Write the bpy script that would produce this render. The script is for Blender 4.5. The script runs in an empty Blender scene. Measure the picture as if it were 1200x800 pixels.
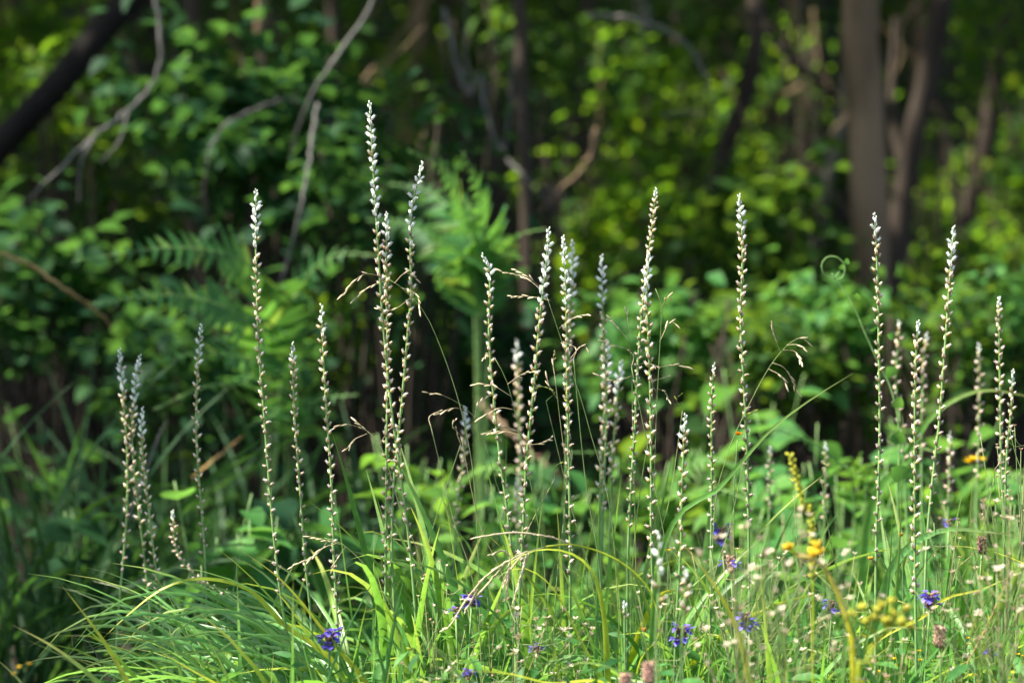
import bpy, math, random
import numpy as np
from mathutils import Vector, Matrix, Quaternion

SC = bpy.context.scene
COL = SC.collection
random.seed(7)
RNG = np.random.default_rng(11)
R = math.radians

# ------------------------------------------------------------------ camera
CAM_Z, FOCUS = 0.78, 5.2
cam_d = bpy.data.cameras.new("camera")
cam_d.lens, cam_d.sensor_width = 120.0, 36.0
cam_d.clip_start, cam_d.clip_end = 0.1, 400.0
cam_d.dof.use_dof = True
cam_d.dof.focus_distance = FOCUS
cam_d.dof.aperture_fstop = 2.9
cam_d.dof.aperture_blades = 9
cam = bpy.data.objects.new("camera", cam_d)
cam.location = (0, 0, CAM_Z)
cam.rotation_euler = (R(90), 0, 0)
COL.objects.link(cam)
SC.camera = cam

# ------------------------------------------------------------------ sky, sun, exposure
SUN_DIR = Vector((-0.80, -0.22, 0.0)).normalized()
SUN_EL = R(54)
SUN_DIR = Vector((SUN_DIR.x*math.cos(SUN_EL), SUN_DIR.y*math.cos(SUN_EL), math.sin(SUN_EL)))
world = bpy.data.worlds.new("World")
SC.world = world
world.use_nodes = True
wn = world.node_tree
sky = wn.nodes.new("ShaderNodeTexSky")
sky.sky_type = 'NISHITA'
sky.sun_disc = False
sky.sun_elevation = SUN_EL
sky.sun_rotation = math.atan2(SUN_DIR.x, SUN_DIR.y)
sky.air_density, sky.dust_density, sky.ozone_density = 1.0, 1.5, 1.0
wn.links.new(sky.outputs[0], wn.nodes["Background"].inputs[0])
wn.nodes["Background"].inputs[1].default_value = 0.10
sun_d = bpy.data.lights.new("sun", 'SUN')
sun_d.energy, sun_d.angle, sun_d.color = 5.0, R(0.5), (1.0, 0.94, 0.82)
sun = bpy.data.objects.new("sun", sun_d)
sun.rotation_euler = (-SUN_DIR).to_track_quat('-Z', 'Y').to_euler()
sun.location = SUN_DIR * 30
COL.objects.link(sun)
SC.view_settings.view_transform = 'Standard'
SC.view_settings.look = 'None'
SC.view_settings.gamma = 1.0
SC.view_settings.use_curve_mapping = False
SC.view_settings.exposure = 1.82
SC.render.engine = 'CYCLES'
cy = SC.cycles
cy.max_bounces, cy.diffuse_bounces, cy.glossy_bounces = 6, 4, 2
cy.transmission_bounces, cy.transparent_max_bounces = 4, 4
cy.caustics_reflective = cy.caustics_refractive = False
cy.sample_clamp_indirect = 8.0
cy.use_denoising = True

# ------------------------------------------------------------------ helpers
def P(px, py, Y):
    """where a point seen in the photo stands, at distance Y metres"""
    return Vector(((px-600)*Y/4000.0, Y, CAM_Z-(py-400)*Y/4000.0))

def gz(x, y):
    h = 0.0
    if y > 9.0:
        h += 0.10*(y-9.0) if y < 16 else 0.7+0.34*(y-16.0)
    return h + 0.03*math.sin(x*1.7+y*0.9)+0.02*math.sin(x*3.1-y*2.3)

class MB:
    """collects faces for one mesh"""
    def __init__(self): self.v, self.f, self.t, self.m = [], [], [], []
    def add(self, vs, fs, ts=None, mi=0):
        o = len(self.v)
        self.v.extend([tuple(p) for p in vs])
        self.f.extend([tuple(i+o for i in f) for f in fs])
        self.t.extend(ts if ts is not None else [0.0]*len(vs))
        self.m.extend([mi]*len(fs))
    def mesh(self, name, mats, base=(0, 0, 0), smooth=True):
        me = bpy.data.meshes.new(name)
        bx, by, bz = base
        me.from_pydata([(p[0]-bx, p[1]-by, p[2]-bz) for p in self.v], [], self.f)
        for m in (mats if isinstance(mats, (list, tuple)) else [mats]): me.materials.append(m)
        a = me.attributes.new("t", 'FLOAT', 'POINT')
        a.data.foreach_set("value", self.t)
        me.polygons.foreach_set("material_index", self.m)
        if smooth: me.polygons.foreach_set("use_smooth", [True]*len(self.f))
        me.update()
        return me

def link(name, me, parent=None, matrix=None):
    o = bpy.data.objects.new(name, me)
    COL.objects.link(o)
    if parent is not None: o.parent = parent
    if matrix is not None: o.matrix_local = matrix
    return o

def thing(name, label, cat, base, group=None):
    o = bpy.data.objects.new(name, None)
    o.empty_display_size = 0.05
    COL.objects.link(o)
    o.location = base
    return tag(o, label, cat, group)

def tag(o, label=None, cat=None, group=None, kind=None):
    if label: o["label"] = label
    if cat: o["category"] = cat
    if group: o["group"] = group
    if kind: o["kind"] = kind
    return o

def smooth_path(pts, n):
    """Catmull-Rom through the points, n samples evenly spread along it"""
    pts = [Vector(p) for p in pts]
    if len(pts) == 2:
        return [pts[0].lerp(pts[1], i/(n-1)) for i in range(n)]
    q = [pts[0]*2-pts[1]]+pts+[pts[-1]*2-pts[-2]]
    dense = []
    for i in range(1, len(q)-2):
        a, b, c, d = q[i-1], q[i], q[i+1], q[i+2]
        for k in range(14):
            t = k/14
            dense.append(0.5*((2*b)+(c-a)*t+(2*a-5*b+4*c-d)*t*t+(3*b-a-3*c+d)*t**3))
    dense.append(pts[-1])
    cum = [0.0]
    for i in range(1, len(dense)): cum.append(cum[-1]+(dense[i]-dense[i-1]).length)
    out, j = [], 0
    for i in range(n):
        s = cum[-1]*i/(n-1)
        while j < len(cum)-2 and cum[j+1] < s: j += 1
        u = (s-cum[j])/max(1e-9, cum[j+1]-cum[j])
        out.append(dense[j].lerp(dense[j+1], min(1, max(0, u))))
    return out

def tube(mb, pts, r0, r1, sides=6, wob=0.0, mi=0, caps=True, rfun=None):
    n = len(pts)
    ref = Vector((0.31, 0.83, 0.47))
    vs, ts = [], []
    for i, p in enumerate(pts):
        tan = (pts[min(n-1, i+1)]-pts[max(0, i-1)]).normalized()
        a = tan.cross(ref)
        if a.length < 0.1: a = tan.cross(Vector((1, 0, 0)))
        a.normalize(); b = tan.cross(a)
        u = i/(n-1)
        r = rfun(u) if rfun else r0+(r1-r0)*u
        for k in range(sides):
            an = 2*math.pi*k/sides
            rr = r*(1+wob*random.uniform(-1, 1))
            vs.append(p+a*math.cos(an)*rr+b*math.sin(an)*rr); ts.append(u)
    fs = []
    for i in range(n-1):
        for k in range(sides):
            k2 = (k+1) % sides
            fs.append((i*sides+k, i*sides+k2, (i+1)*sides+k2, (i+1)*sides+k))
    if caps:
        fs.append(tuple(range(sides-1, -1, -1)))
        fs.append(tuple((n-1)*sides+k for k in range(sides)))
    mb.add(vs, fs, ts, mi)

def blade_w(u, base=0.55):
    return (base+(1-base)*min(1, u/0.3))*(1 if u < 0.5 else max(0.02, 1-((u-0.5)/0.5)**1.7))

def ribbon(mb, pts, width, face, fold=0.28, twist=0.0, prof=blade_w, mi=0):
    """a grass leaf: folded along its midrib, tapering to a point"""
    n = len(pts)
    vs, ts = [], []
    face = Vector(face).normalized()
    for i, p in enumerate(pts):
        u = i/(n-1)
        tan = (pts[min(n-1, i+1)]-pts[max(0, i-1)]).normalized()
        side = tan.cross(face)
        if side.length < 0.05: side = tan.cross(Vector((1, 0.2, 0)))
        side.normalize()
        if twist: side = Quaternion(tan, twist*u) @ side
        nor = side.cross(tan)
        w = width*0.5*prof(u)
        vs += [p-side*w+nor*w*fold, p, p+side*w+nor*w*fold]; ts += [u, u, u]
    fs = []
    for i in range(n-1):
        a = i*3
        fs += [(a, a+1, a+4, a+3), (a+1, a+2, a+5, a+4)]
    mb.add(vs, fs, ts, mi)

def leaf_template(kind="ovate", seg=5):
    """one leaf, 1 long along +Y, folded on its midrib: verts, faces, t"""
    vs, fs, ts = [], [], []
    for i in range(seg+1):
        u = i/seg
        if kind == "ovate": w = 0.36*math.sin(math.pi*min(1, u**0.72))*(1-0.25*u)+0.004
        elif kind == "heart": w = 0.50*math.sin(math.pi*min(1, (0.12+0.88*u)**0.62)) + 0.004
        elif kind == "lance": w = 0.15*math.sin(math.pi*u**0.8)+0.004
        else: w = 0.42*math.sin(math.pi*u)**0.8+0.004
        back = -0.10*math.sin(math.pi*min(1, u*2.4)) if kind == "heart" and u < 0.42 else 0
        zc = -0.22*(u-0.35)**2
        vs += [(-w, u+back, zc+w*0.30), (0, u, zc), (w, u+back, zc+w*0.30)]; ts += [u, u, u]
    for i in range(seg):
        a = i*3
        fs += [(a, a+1, a+4, a+3), (a+1, a+2, a+5, a+4)]
    return np.array(vs), np.array(fs), np.array(ts)

def rot_mats(n, up=0.6, rng=RNG):
    """random leaf frames: +Y outward along a random heading that droops a little, normal mostly up"""
    az = rng.uniform(0, 2*np.pi, n)
    pitch = rng.normal(-0.25, 0.45, n)
    roll = rng.normal(0, 1.0-up, n)
    ca, sa, cp, sp, cr, sr = np.cos(az), np.sin(az), np.cos(pitch), np.sin(pitch), np.cos(roll), np.sin(roll)
    Y = np.stack([-sa*cp, ca*cp, sp], 1)
    X0 = np.stack([ca, sa, np.zeros(n)], 1)
    Z0 = np.cross(X0, Y)
    X = X0*cr[:, None]+Z0*sr[:, None]
    Z = np.cross(X, Y)
    return np.stack([X, Y, Z], 2)

def leaves_mesh(name, tmpl, pos, size, mat, base, up=0.6, rng=RNG):
    V, F, T = tmpl
    n = len(pos)
    M = rot_mats(n, up, rng)
    W = np.einsum('nij,vj->nvi', M, V)*np.asarray(size)[:, None, None]+np.asarray(pos)[:, None, :]-np.asarray(base)[None, None, :]
    nv = len(V)
    FF = (F[None, :, :]+(np.arange(n)*nv)[:, None, None]).reshape(-1, 4)
    me = bpy.data.meshes.new(name)
    me.vertices.add(n*nv); me.vertices.foreach_set("co", W.reshape(-1).astype(np.float32))
    nf = len(FF)
    me.loops.add(nf*4); me.loops.foreach_set("vertex_index", FF.reshape(-1).astype(np.int32))
    me.polygons.add(nf)
    me.polygons.foreach_set("loop_start", np.arange(nf, dtype=np.int32)*4)
    me.polygons.foreach_set("use_smooth", np.ones(nf, dtype=bool))
    me.materials.append(mat)
    a = me.attributes.new("t", 'FLOAT', 'POINT')
    a.data.foreach_set("value", np.tile(T, n).astype(np.float32))
    me.update(calc_edges=True)
    me.validate()
    return me

# ------------------------------------------------------------------ materials
def nodes(name):
    m = bpy.data.materials.new(name)
    m.use_nodes = True
    nt = m.node_tree
    nt.nodes.clear()
    out = nt.nodes.new("ShaderNodeOutputMaterial")
    return m, nt, out

def ramp(nt, stops):
    r = nt.nodes.new("ShaderNodeValToRGB")
    e = r.color_ramp.elements
    while len(e) < len(stops): e.new(0.5)
    for k, (p, c) in zip(e, stops):
        k.position = p; k.color = (*c, 1)
    return r

def foliage(name, stops, trans, tf=0.4, rough=0.45, spec=0.35, tip=None, dull=0.0, stripes=False):
    """leaf blades: colour differs from leaf to leaf, light shines through"""
    m, nt, out = nodes(name)
    N, L = nt.nodes, nt.links
    geo = N.new("ShaderNodeNewGeometry"); oi = N.new("ShaderNodeObjectInfo")
    ad = N.new("ShaderNodeMath"); ad.operation = 'ADD'
    fr = N.new("ShaderNodeMath"); fr.operation = 'FRACT'
    L.new(geo.outputs["Random Per Island"], ad.inputs[0]); L.new(oi.outputs["Random"], ad.inputs[1])
    L.new(ad.outputs[0], fr.inputs[0])
    rp = ramp(nt, stops)
    L.new(fr.outputs[0], rp.inputs[0])
    col = rp.outputs[0]
    tc = N.new("ShaderNodeTexCoord")
    nz = N.new("ShaderNodeTexNoise"); nz.inputs["Scale"].default_value = 60.0; nz.inputs["Detail"].default_value = 3
    L.new(tc.outputs["Object"], nz.inputs[0])
    hs = N.new("ShaderNodeHueSaturation")
    mr = N.new("ShaderNodeMapRange"); mr.inputs[1].default_value = 0.3; mr.inputs[2].default_value = 0.7
    mr.inputs[3].default_value = 0.72; mr.inputs[4].default_value = 1.25
    L.new(nz.outputs[0], mr.inputs[0]); L.new(mr.outputs[0], hs.inputs["Value"]); L.new(col, hs.inputs["Color"])
    col = hs.outputs[0]
    if tip:
        at = N.new("ShaderNodeAttribute"); at.attribute_name = "t"
        tr = ramp(nt, [(0.0, (0, 0, 0)), (tip[1], (0, 0, 0)), (1.0, (1, 1, 1))])
        L.new(at.outputs["Fac"], tr.inputs[0])
        mt = N.new("ShaderNodeMath"); mt.operation = 'MULTIPLY'
        L.new(tr.outputs[0], mt.inputs[0]); L.new(fr.outputs[0], mt.inputs[1])
        mx = N.new("ShaderNodeMixRGB"); mx.inputs[2].default_value = (*tip[0], 1)
        L.new(mt.outputs[0], mx.inputs[0]); L.new(col, mx.inputs[1])
        col = mx.outputs[0]
    b = N.new("ShaderNodeBsdfPrincipled")
    b.inputs["Roughness"].default_value = rough
    b.inputs["Specular IOR Level"].default_value = spec
    L.new(col, b.inputs["Base Color"])
    bp = N.new("ShaderNodeBump"); bp.inputs["Strength"].default_value = 0.25; bp.inputs["Distance"].default_value = 0.002
    L.new(nz.outputs[0], bp.inputs["Height"]); L.new(bp.outputs[0], b.inputs["Normal"])
    tl = N.new("ShaderNodeBsdfTranslucent")
    mt2 = N.new("ShaderNodeMixRGB"); mt2.blend_type = 'MULTIPLY'; mt2.inputs[0].default_value = 1.0
    mt2.inputs[2].default_value = (*trans, 1)
    gm = N.new("ShaderNodeGamma"); gm.inputs[1].default_value = 0.55
    L.new(col, gm.inputs[0]); L.new(gm.outputs[0], mt2.inputs[1])
    L.new(mt2.outputs[0], tl.inputs[0])
    ms = N.new("ShaderNodeMixShader"); ms.inputs[0].default_value = tf
    L.new(b.outputs[0], ms.inputs[1]); L.new(tl.outputs[0], ms.inputs[2])
    L.new(ms.outputs[0], out.inputs[0])
    return m

def bark(name, c0, c1, scale=14.0, stretch=0.25, rough=0.9):
    m, nt, out = nodes(name)
    N, L = nt.nodes, nt.links
    tc = N.new("ShaderNodeTexCoord"); mp = N.new("ShaderNodeMapping")
    mp.inputs["Scale"].default_value = (1, 1, stretch)
    L.new(tc.outputs["Object"], mp.inputs[0])
    nz = N.new("ShaderNodeTexNoise"); nz.inputs["Scale"].default_value = scale; nz.inputs["Detail"].default_value = 7
    n2 = N.new("ShaderNodeTexNoise"); n2.inputs["Scale"].default_value = 3.0
    L.new(mp.outputs[0], nz.inputs[0]); L.new(tc.outputs["Object"], n2.inputs[0])
    mm = N.new("ShaderNodeMath"); mm.operation = 'MULTIPLY_ADD'; mm.inputs[1].default_value = 0.6
    ml = N.new("ShaderNodeMath"); ml.operation = 'MULTIPLY'; ml.inputs[1].default_value = 0.45
    L.new(n2.outputs[0], ml.inputs[0]); L.new(nz.outputs[0], mm.inputs[0]); L.new(ml.outputs[0], mm.inputs[2])
    rp = ramp(nt, [(0.32, c0), (0.68, c1)])
    L.new(mm.outputs[0], rp.inputs[0])
    b = N.new("ShaderNodeBsdfPrincipled"); b.inputs["Roughness"].default_value = rough
    b.inputs["Specular IOR Level"].default_value = 0.15
    L.new(rp.outputs[0], b.inputs["Base Color"])
    bp = N.new("ShaderNodeBump"); bp.inputs["Strength"].default_value = 0.7; bp.inputs["Distance"].default_value = 0.012
    L.new(nz.outputs[0], bp.inputs["Height"]); L.new(bp.outputs[0], b.inputs["Normal"])
    L.new(b.outputs[0], out.inputs[0])
    return m

def petal(name, stops, tf=0.25, trans=(0.9, 0.8, 0.7), rough=0.55, jitter=0.12):
    """colour runs from the base (t=0) to the tip (t=1) of the piece"""
    m, nt, out = nodes(name)
    N, L = nt.nodes, nt.links
    at = N.new("ShaderNodeAttribute"); at.attribute_name = "t"
    oi = N.new("ShaderNodeObjectInfo"); geo = N.new("ShaderNodeNewGeometry")
    ad = N.new("ShaderNodeMath"); ad.operation = 'ADD'; fr = N.new("ShaderNodeMath"); fr.operation = 'FRACT'
    L.new(geo.outputs["Random Per Island"], ad.inputs[0]); L.new(oi.outputs["Random"], ad.inputs[1]); L.new(ad.outputs[0], fr.inputs[0])
    mr = N.new("ShaderNodeMapRange"); mr.inputs[3].default_value = -jitter; mr.inputs[4].default_value = jitter
    L.new(fr.outputs[0], mr.inputs[0])
    a2 = N.new("ShaderNodeMath"); a2.operation = 'ADD'
    L.new(at.outputs["Fac"], a2.inputs[0]); L.new(mr.outputs[0], a2.inputs[1])
    rp = ramp(nt, stops); L.new(a2.outputs[0], rp.inputs[0])
    hs = N.new("ShaderNodeHueSaturation")
    m3 = N.new("ShaderNodeMapRange"); m3.inputs[3].default_value = 0.75; m3.inputs[4].default_value = 1.15
    L.new(fr.outputs[0], m3.inputs[0]); L.new(m3.outputs[0], hs.inputs["Value"]); L.new(rp.outputs[0], hs.inputs["Color"])
    b = N.new("ShaderNodeBsdfPrincipled"); b.inputs["Roughness"].default_value = rough
    b.inputs["Specular IOR Level"].default_value = 0.25
    L.new(hs.outputs[0], b.inputs["Base Color"])
    tl = N.new("ShaderNodeBsdfTranslucent")
    mx = N.new("ShaderNodeMixRGB"); mx.blend_type = 'MULTIPLY'; mx.inputs[0].default_value = 1; mx.inputs[2].default_value = (*trans, 1)
    L.new(hs.outputs[0], mx.inputs[1]); L.new(mx.outputs[0], tl.inputs[0])
    ms = N.new("ShaderNodeMixShader"); ms.inputs[0].default_value = tf
    L.new(b.outputs[0], ms.inputs[1]); L.new(tl.outputs[0], ms.inputs[2]); L.new(ms.outputs[0], out.inputs[0])
    return m

M = {}
M['grass'] = foliage('grass_green', [(0, (0.055, 0.18, 0.03)), (0.4, (0.09, 0.25, 0.04)), (0.8, (0.13, 0.30, 0.045)), (1, (0.20, 0.32, 0.05))],
                     (0.85, 1.0, 0.30), 0.45, 0.42, 0.4, tip=((0.33, 0.28, 0.10), 0.72))
M['sedge'] = foliage('sedge_green', [(0, (0.08, 0.22, 0.05)), (0.5, (0.12, 0.29, 0.065)), (0.9, (0.16, 0.34, 0.075)), (1, (0.23, 0.36, 0.07))],
                     (0.8, 1.0, 0.38), 0.40, 0.33, 0.5, tip=((0.30, 0.28, 0.08), 0.8))
M['yellow_blade'] = foliage('yellowing_blade', [(0, (0.34, 0.44, 0.03)), (0.5, (0.44, 0.48, 0.03)), (1, (0.52, 0.48, 0.03))],
                            (1.0, 1.0, 0.22), 0.45, 0.4, 0.4, tip=((0.42, 0.33, 0.12), 0.8))
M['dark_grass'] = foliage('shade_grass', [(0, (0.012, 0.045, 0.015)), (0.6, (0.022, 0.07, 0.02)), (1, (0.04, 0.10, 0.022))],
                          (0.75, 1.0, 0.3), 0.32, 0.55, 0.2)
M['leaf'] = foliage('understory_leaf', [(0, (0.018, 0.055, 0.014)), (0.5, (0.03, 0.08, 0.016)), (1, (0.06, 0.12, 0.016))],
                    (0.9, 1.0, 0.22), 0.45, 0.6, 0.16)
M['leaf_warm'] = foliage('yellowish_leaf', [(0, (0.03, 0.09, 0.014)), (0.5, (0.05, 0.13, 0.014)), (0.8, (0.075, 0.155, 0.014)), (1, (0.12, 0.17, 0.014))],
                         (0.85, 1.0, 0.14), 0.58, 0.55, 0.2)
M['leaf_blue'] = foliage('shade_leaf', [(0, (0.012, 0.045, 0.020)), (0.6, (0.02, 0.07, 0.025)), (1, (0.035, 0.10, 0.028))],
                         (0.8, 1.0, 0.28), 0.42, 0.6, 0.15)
M['herb'] = foliage('herb_leaf', [(0, (0.04, 0.14, 0.035)), (0.6, (0.06, 0.18, 0.042)), (1, (0.09, 0.22, 0.042))],
                    (0.8, 1.0, 0.34), 0.38, 0.55, 0.22)
M['fern'] = foliage('fern_leaf', [(0, (0.028, 0.11, 0.03)), (0.6, (0.04, 0.145, 0.035)), (0.9, (0.06, 0.17, 0.035)), (1, (0.11, 0.16, 0.035))],
                    (0.85, 1.0, 0.28), 0.45, 0.5, 0.3)
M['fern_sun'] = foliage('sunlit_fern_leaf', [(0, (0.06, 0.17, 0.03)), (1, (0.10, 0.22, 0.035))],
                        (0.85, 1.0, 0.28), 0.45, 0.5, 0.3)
M['stem_green'] = foliage('flower_stem', [(0, (0.14, 0.26, 0.075)), (1, (0.19, 0.31, 0.10))], (0.8, 0.9, 0.5), 0.15, 0.5, 0.3)
M['stem_thin'] = foliage('thin_stem', [(0, (0.13, 0.20, 0.06)), (0.7, (0.19, 0.25, 0.09)), (1, (0.30, 0.26, 0.12))], (0.8, 0.9, 0.4), 0.15, 0.5, 0.3)
M['straw'] = petal('straw', [(0, (0.42, 0.36, 0.20)), (0.5, (0.60, 0.50, 0.32)), (1, (0.72, 0.62, 0.44))], 0.25)
M['husk'] = petal('papery_husk', [(0, (0.34, 0.28, 0.14)), (0.5, (0.58, 0.50, 0.36)), (1, (0.76, 0.69, 0.56))], 0.3, (1, 0.85, 0.7))
M['white_petal'] = petal('white_petal', [(0, (0.50, 0.55, 0.38)), (0.35, (0.78, 0.78, 0.72)), (1, (0.86, 0.86, 0.84))], 0.25, (0.95, 0.95, 0.9))
M['cream_petal'] = petal('cream_petal', [(0, (0.22, 0.26, 0.08)), (0.3, (0.42, 0.34, 0.11)), (0.5, (0.66, 0.48, 0.27)), (0.72, (0.82, 0.70, 0.60)), (1, (0.86, 0.79, 0.74))], 0.22)
M['capsule'] = petal('faded_capsule', [(0, (0.20, 0.23, 0.08)), (0.3, (0.34, 0.24, 0.12)), (0.55, (0.54, 0.38, 0.28)), (0.78, (0.72, 0.58, 0.52)), (1, (0.82, 0.75, 0.71))], 0.15)
M['violet'] = petal('violet_petal', [(0, (0.10, 0.05, 0.30)), (0.5, (0.13, 0.09, 0.55)), (1, (0.24, 0.20, 0.72))], 0.35, (0.9, 0.85, 1.0))
M['calyx'] = petal('purple_calyx', [(0, (0.10, 0.14, 0.04)), (0.5, (0.18, 0.10, 0.07)), (1, (0.30, 0.16, 0.14))], 0.2)
M['pink_head'] = petal('pinkish_head', [(0, (0.20, 0.22, 0.06)), (0.5, (0.42, 0.24, 0.16)), (1, (0.62, 0.40, 0.34))], 0.2)
M['yellow_petal'] = petal('yellow_petal', [(0, (0.45, 0.38, 0.02)), (0.5, (0.72, 0.50, 0.02)), (1, (0.80, 0.56, 0.03))], 0.35, (1, 0.9, 0.4))
M['orange_petal'] = petal('orange_petal', [(0, (0.50, 0.24, 0.02)), (1, (0.78, 0.36, 0.02))], 0.35, (1, 0.8, 0.4))
M['lime_bud'] = petal('lime_bud', [(0, (0.22, 0.30, 0.03)), (0.6, (0.42, 0.44, 0.04)), (1, (0.60, 0.52, 0.06))], 0.35, (1, 1, 0.4))
M['bark_grey'] = bark('grey_bark', (0.028, 0.018, 0.010), (0.24, 0.165, 0.10), 7)
M['bark_dark'] = bark('dark_bark', (0.016, 0.012, 0.009), (0.055, 0.042, 0.032))
M['bark_pale'] = bark('pale_bark', (0.09, 0.08, 0.065), (0.24, 0.21, 0.18))
M['twig_grey'] = bark('weathered_twig', (0.055, 0.052, 0.048), (0.16, 0.15, 0.14), 40)
M['bark_black'] = bark('black_bark', (0.004, 0.0035, 0.003), (0.014, 0.012, 0.010))
M['twig_tan'] = bark('tan_stem', (0.22, 0.13, 0.05), (0.40, 0.27, 0.11), 40)
M['dead_leaf'] = foliage('dead_leaf', [(0, (0.10, 0.06, 0.03)), (0.5, (0.20, 0.12, 0.07)), (1, (0.36, 0.25, 0.17))], (1, 0.7, 0.4), 0.2, 0.7, 0.2)

def soil():
    m, nt, out = nodes('leaf_mould')
    N, L = nt.nodes, nt.links
    tc = N.new("ShaderNodeTexCoord")
    n1 = N.new("ShaderNodeTexNoise"); n1.inputs["Scale"].default_value = 9; n1.inputs["Detail"].default_value = 8
    n2 = N.new("ShaderNodeTexVoronoi"); n2.inputs["Scale"].default_value = 22
    L.new(tc.outputs["Object"], n1.inputs[0]); L.new(tc.outputs["Object"], n2.inputs[0])
    r1 = ramp(nt, [(0.3, (0.018, 0.015, 0.010)), (0.5, (0.04, 0.028, 0.018)), (0.7, (0.085, 0.06, 0.04))])
    L.new(n1.outputs[0], r1.inputs[0])
    mx = N.new("ShaderNodeMixRGB"); mx.blend_type = 'MULTIPLY'; mx.inputs[0].default_value = 0.5
    L.new(r1.outputs[0], mx.inputs[1]); L.new(n2.outputs["Color"], mx.inputs[2])
    b = N.new("ShaderNodeBsdfPrincipled"); b.inputs["Roughness"].default_value = 0.95
    L.new(mx.outputs[0], b.inputs["Base Color"])
    bp = N.new("ShaderNodeBump"); bp.inputs["Strength"].default_value = 0.8; bp.inputs["Distance"].default_value = 0.03
    L.new(n1.outputs[0], bp.inputs["Height"]); L.new(bp.outputs[0], b.inputs["Normal"])
    L.new(b.outputs[0], out.inputs[0])
    return m
M['soil'] = soil()

TL = {k: leaf_template(k) for k in ("ovate", "heart", "lance", "round")}
TL3 = {k: leaf_template(k, 3) for k in ("ovate", "round", "lance")}
TL2 = {k: leaf_template(k, 2) for k in ("ovate", "round")}

# ------------------------------------------------------------------ ground and hillside
def build_ground():
    mb = MB()
    xs = np.concatenate([np.linspace(-60, -6, 12), np.linspace(-5, 5, 41), np.linspace(6, 60, 12)])
    ys = np.concatenate([np.linspace(-20, 2, 8), np.linspace(3, 18, 46), np.linspace(20, 90, 22)])
    vs = [(x, y, gz(x, y)) for y in ys for x in xs]
    nx = len(xs)
    fs = [(j*nx+i, j*nx+i+1, (j+1)*nx+i+1, (j+1)*nx+i) for j in range(len(ys)-1) for i in range(nx-1)]
    mb.add(vs, fs)
    tag(link("ground", mb.mesh("ground", M['soil'])), "dark earth of the meadow edge rising into a wooded bank", "ground", kind="structure")
build_ground()

def litter():
    n = 2600
    x = RNG.uniform(-4, 4, n); y = RNG.uniform(6, 16, n)
    z = np.array([gz(a, b)+0.012 for a, b in zip(x, y)])
    me = leaves_mesh("leaf_litter", TL3["ovate"], np.stack([x, y, z], 1), RNG.uniform(0.04, 0.09, n), M['dead_leaf'], (0, 0, 0), 0.8)
    tag(link("leaf_litter", me), "brown fallen leaves lying on the woodland floor", "leaf litter", kind="stuff")
litter()

# ------------------------------------------------------------------ gaps cut into the leaves along sun rays, to place sun flecks
GAPS = [(20, 95, 9.4, .10), (55, 140, 9.4, .08), (90, 25, 9.4, .12), (120, 120, 9.4, .07), (150, 195, 9.4, .08), (60, 195, 9.4, .08), (105, 205, 9.4, .06),
        (430, 362, 8.9, .13), (395, 345, 8.9, .08), (470, 405, 8.9, .10), (515, 372, 8.9, .08), (440, 412, 8.9, .08), (640, 60, 9.6, .10), (665, 110, 10, .13),
        (700, 165, 10, .18), (690, 235, 10, .13), (742, 190, 10, .14), (655, 320, 10, .10), (722, 335, 10, .14), (770, 305, 10, .12), (525, 60, 9.6, .08),
        (875, 60, 10.8, .12), (962, 50, 11, .10), (905, 190, 9.3, .16), (880, 262, 9.3, .14), (925, 300, 9.3, .12), (870, 372, 8.6, .10), (1085, 40, 11, .18),
        (1135, 110, 11.6, .22), (1165, 175, 11.6, .15), (1112, 205, 11.6, .14), (1182, 250, 11.6, .2), (1150, 325, 11, .14), (1092, 300, 11, .10), (972, 190, 11, .10), (1185, 60, 11.6, .15)]
_rg = random.Random(21)
GAPS += [(_rg.uniform(1040, 1200), _rg.uniform(0, 380), _rg.uniform(10.2, 11.2), _rg.uniform(.08, .16)) for _ in range(40)]
GAPS += [(_rg.uniform(850, 990), _rg.uniform(20, 200), _rg.uniform(10.8, 11.5), _rg.uniform(.08, .14)) for _ in range(14)]
GAPS += [(_rg.uniform(0, 130), _rg.uniform(10, 170), _rg.uniform(9.0, 9.4), _rg.uniform(.05, .09)) for _ in range(12)]
GAPS += [(_rg.uniform(560, 1210), _rg.uniform(0, 420), _rg.uniform(8.8, 14), _rg.uniform(.05, .14)) for _ in range(130)]
GAPS += [(_rg.uniform(0, 560), _rg.uniform(0, 420), _rg.uniform(8.6, 14), _rg.uniform(.04, .10)) for _ in range(40)]
GAPS += [(_rg.uniform(540, 1230), _rg.uniform(440, 600), _rg.uniform(6.4, 8.0), _rg.uniform(.08, .22)) for _ in range(80)]
GAPS += [(190, 300, 7.05, .10), (200, 345, 7.1, .07), (520, 220, 7.05, .07), (215, 570, 6.4, .10), (285, 590, 6.3, .08)]
GAPS += [(1020, 120, 9.55, .05), (1026, 225, 9.55, .06), (1010, 305, 9.55, .04), (1028, 50, 9.55, .05), (1060, 200, 10.15, .04)]
GAPS += [(_rg.uniform(600, 1210), _rg.uniform(330, 450), _rg.uniform(7.5, 8.4), _rg.uniform(.08, .18)) for _ in range(46)]
GAPS += [(x, y, 5.2, r) for x, y, r in [(640, 330, .07), (760, 400, .09), (802, 560, .07), (1074, 470, .10), (1150, 640, .2), (900, 690, .2), (1020, 720, .2), (650, 700, .12), (480, 720, .25), (330, 720, .38), (230, 740, .22), (560, 700, .2), (600, 670, .14)]]
GAPS += [(112, 745, 4.9, .09), (70, 765, 4.85, .06), (228, 785, 4.9, .08), (838, 690, 4.75, .12), (955, 690, 4.75, .1), (1030, 720, 4.2, .1), (945, 650, 4.4, .1)]
GP = np.array([P(a, b, c) for a, b, c, d in GAPS]); GR = np.array([g[3] for g in GAPS]); SD = np.array(SUN_DIR)
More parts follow.
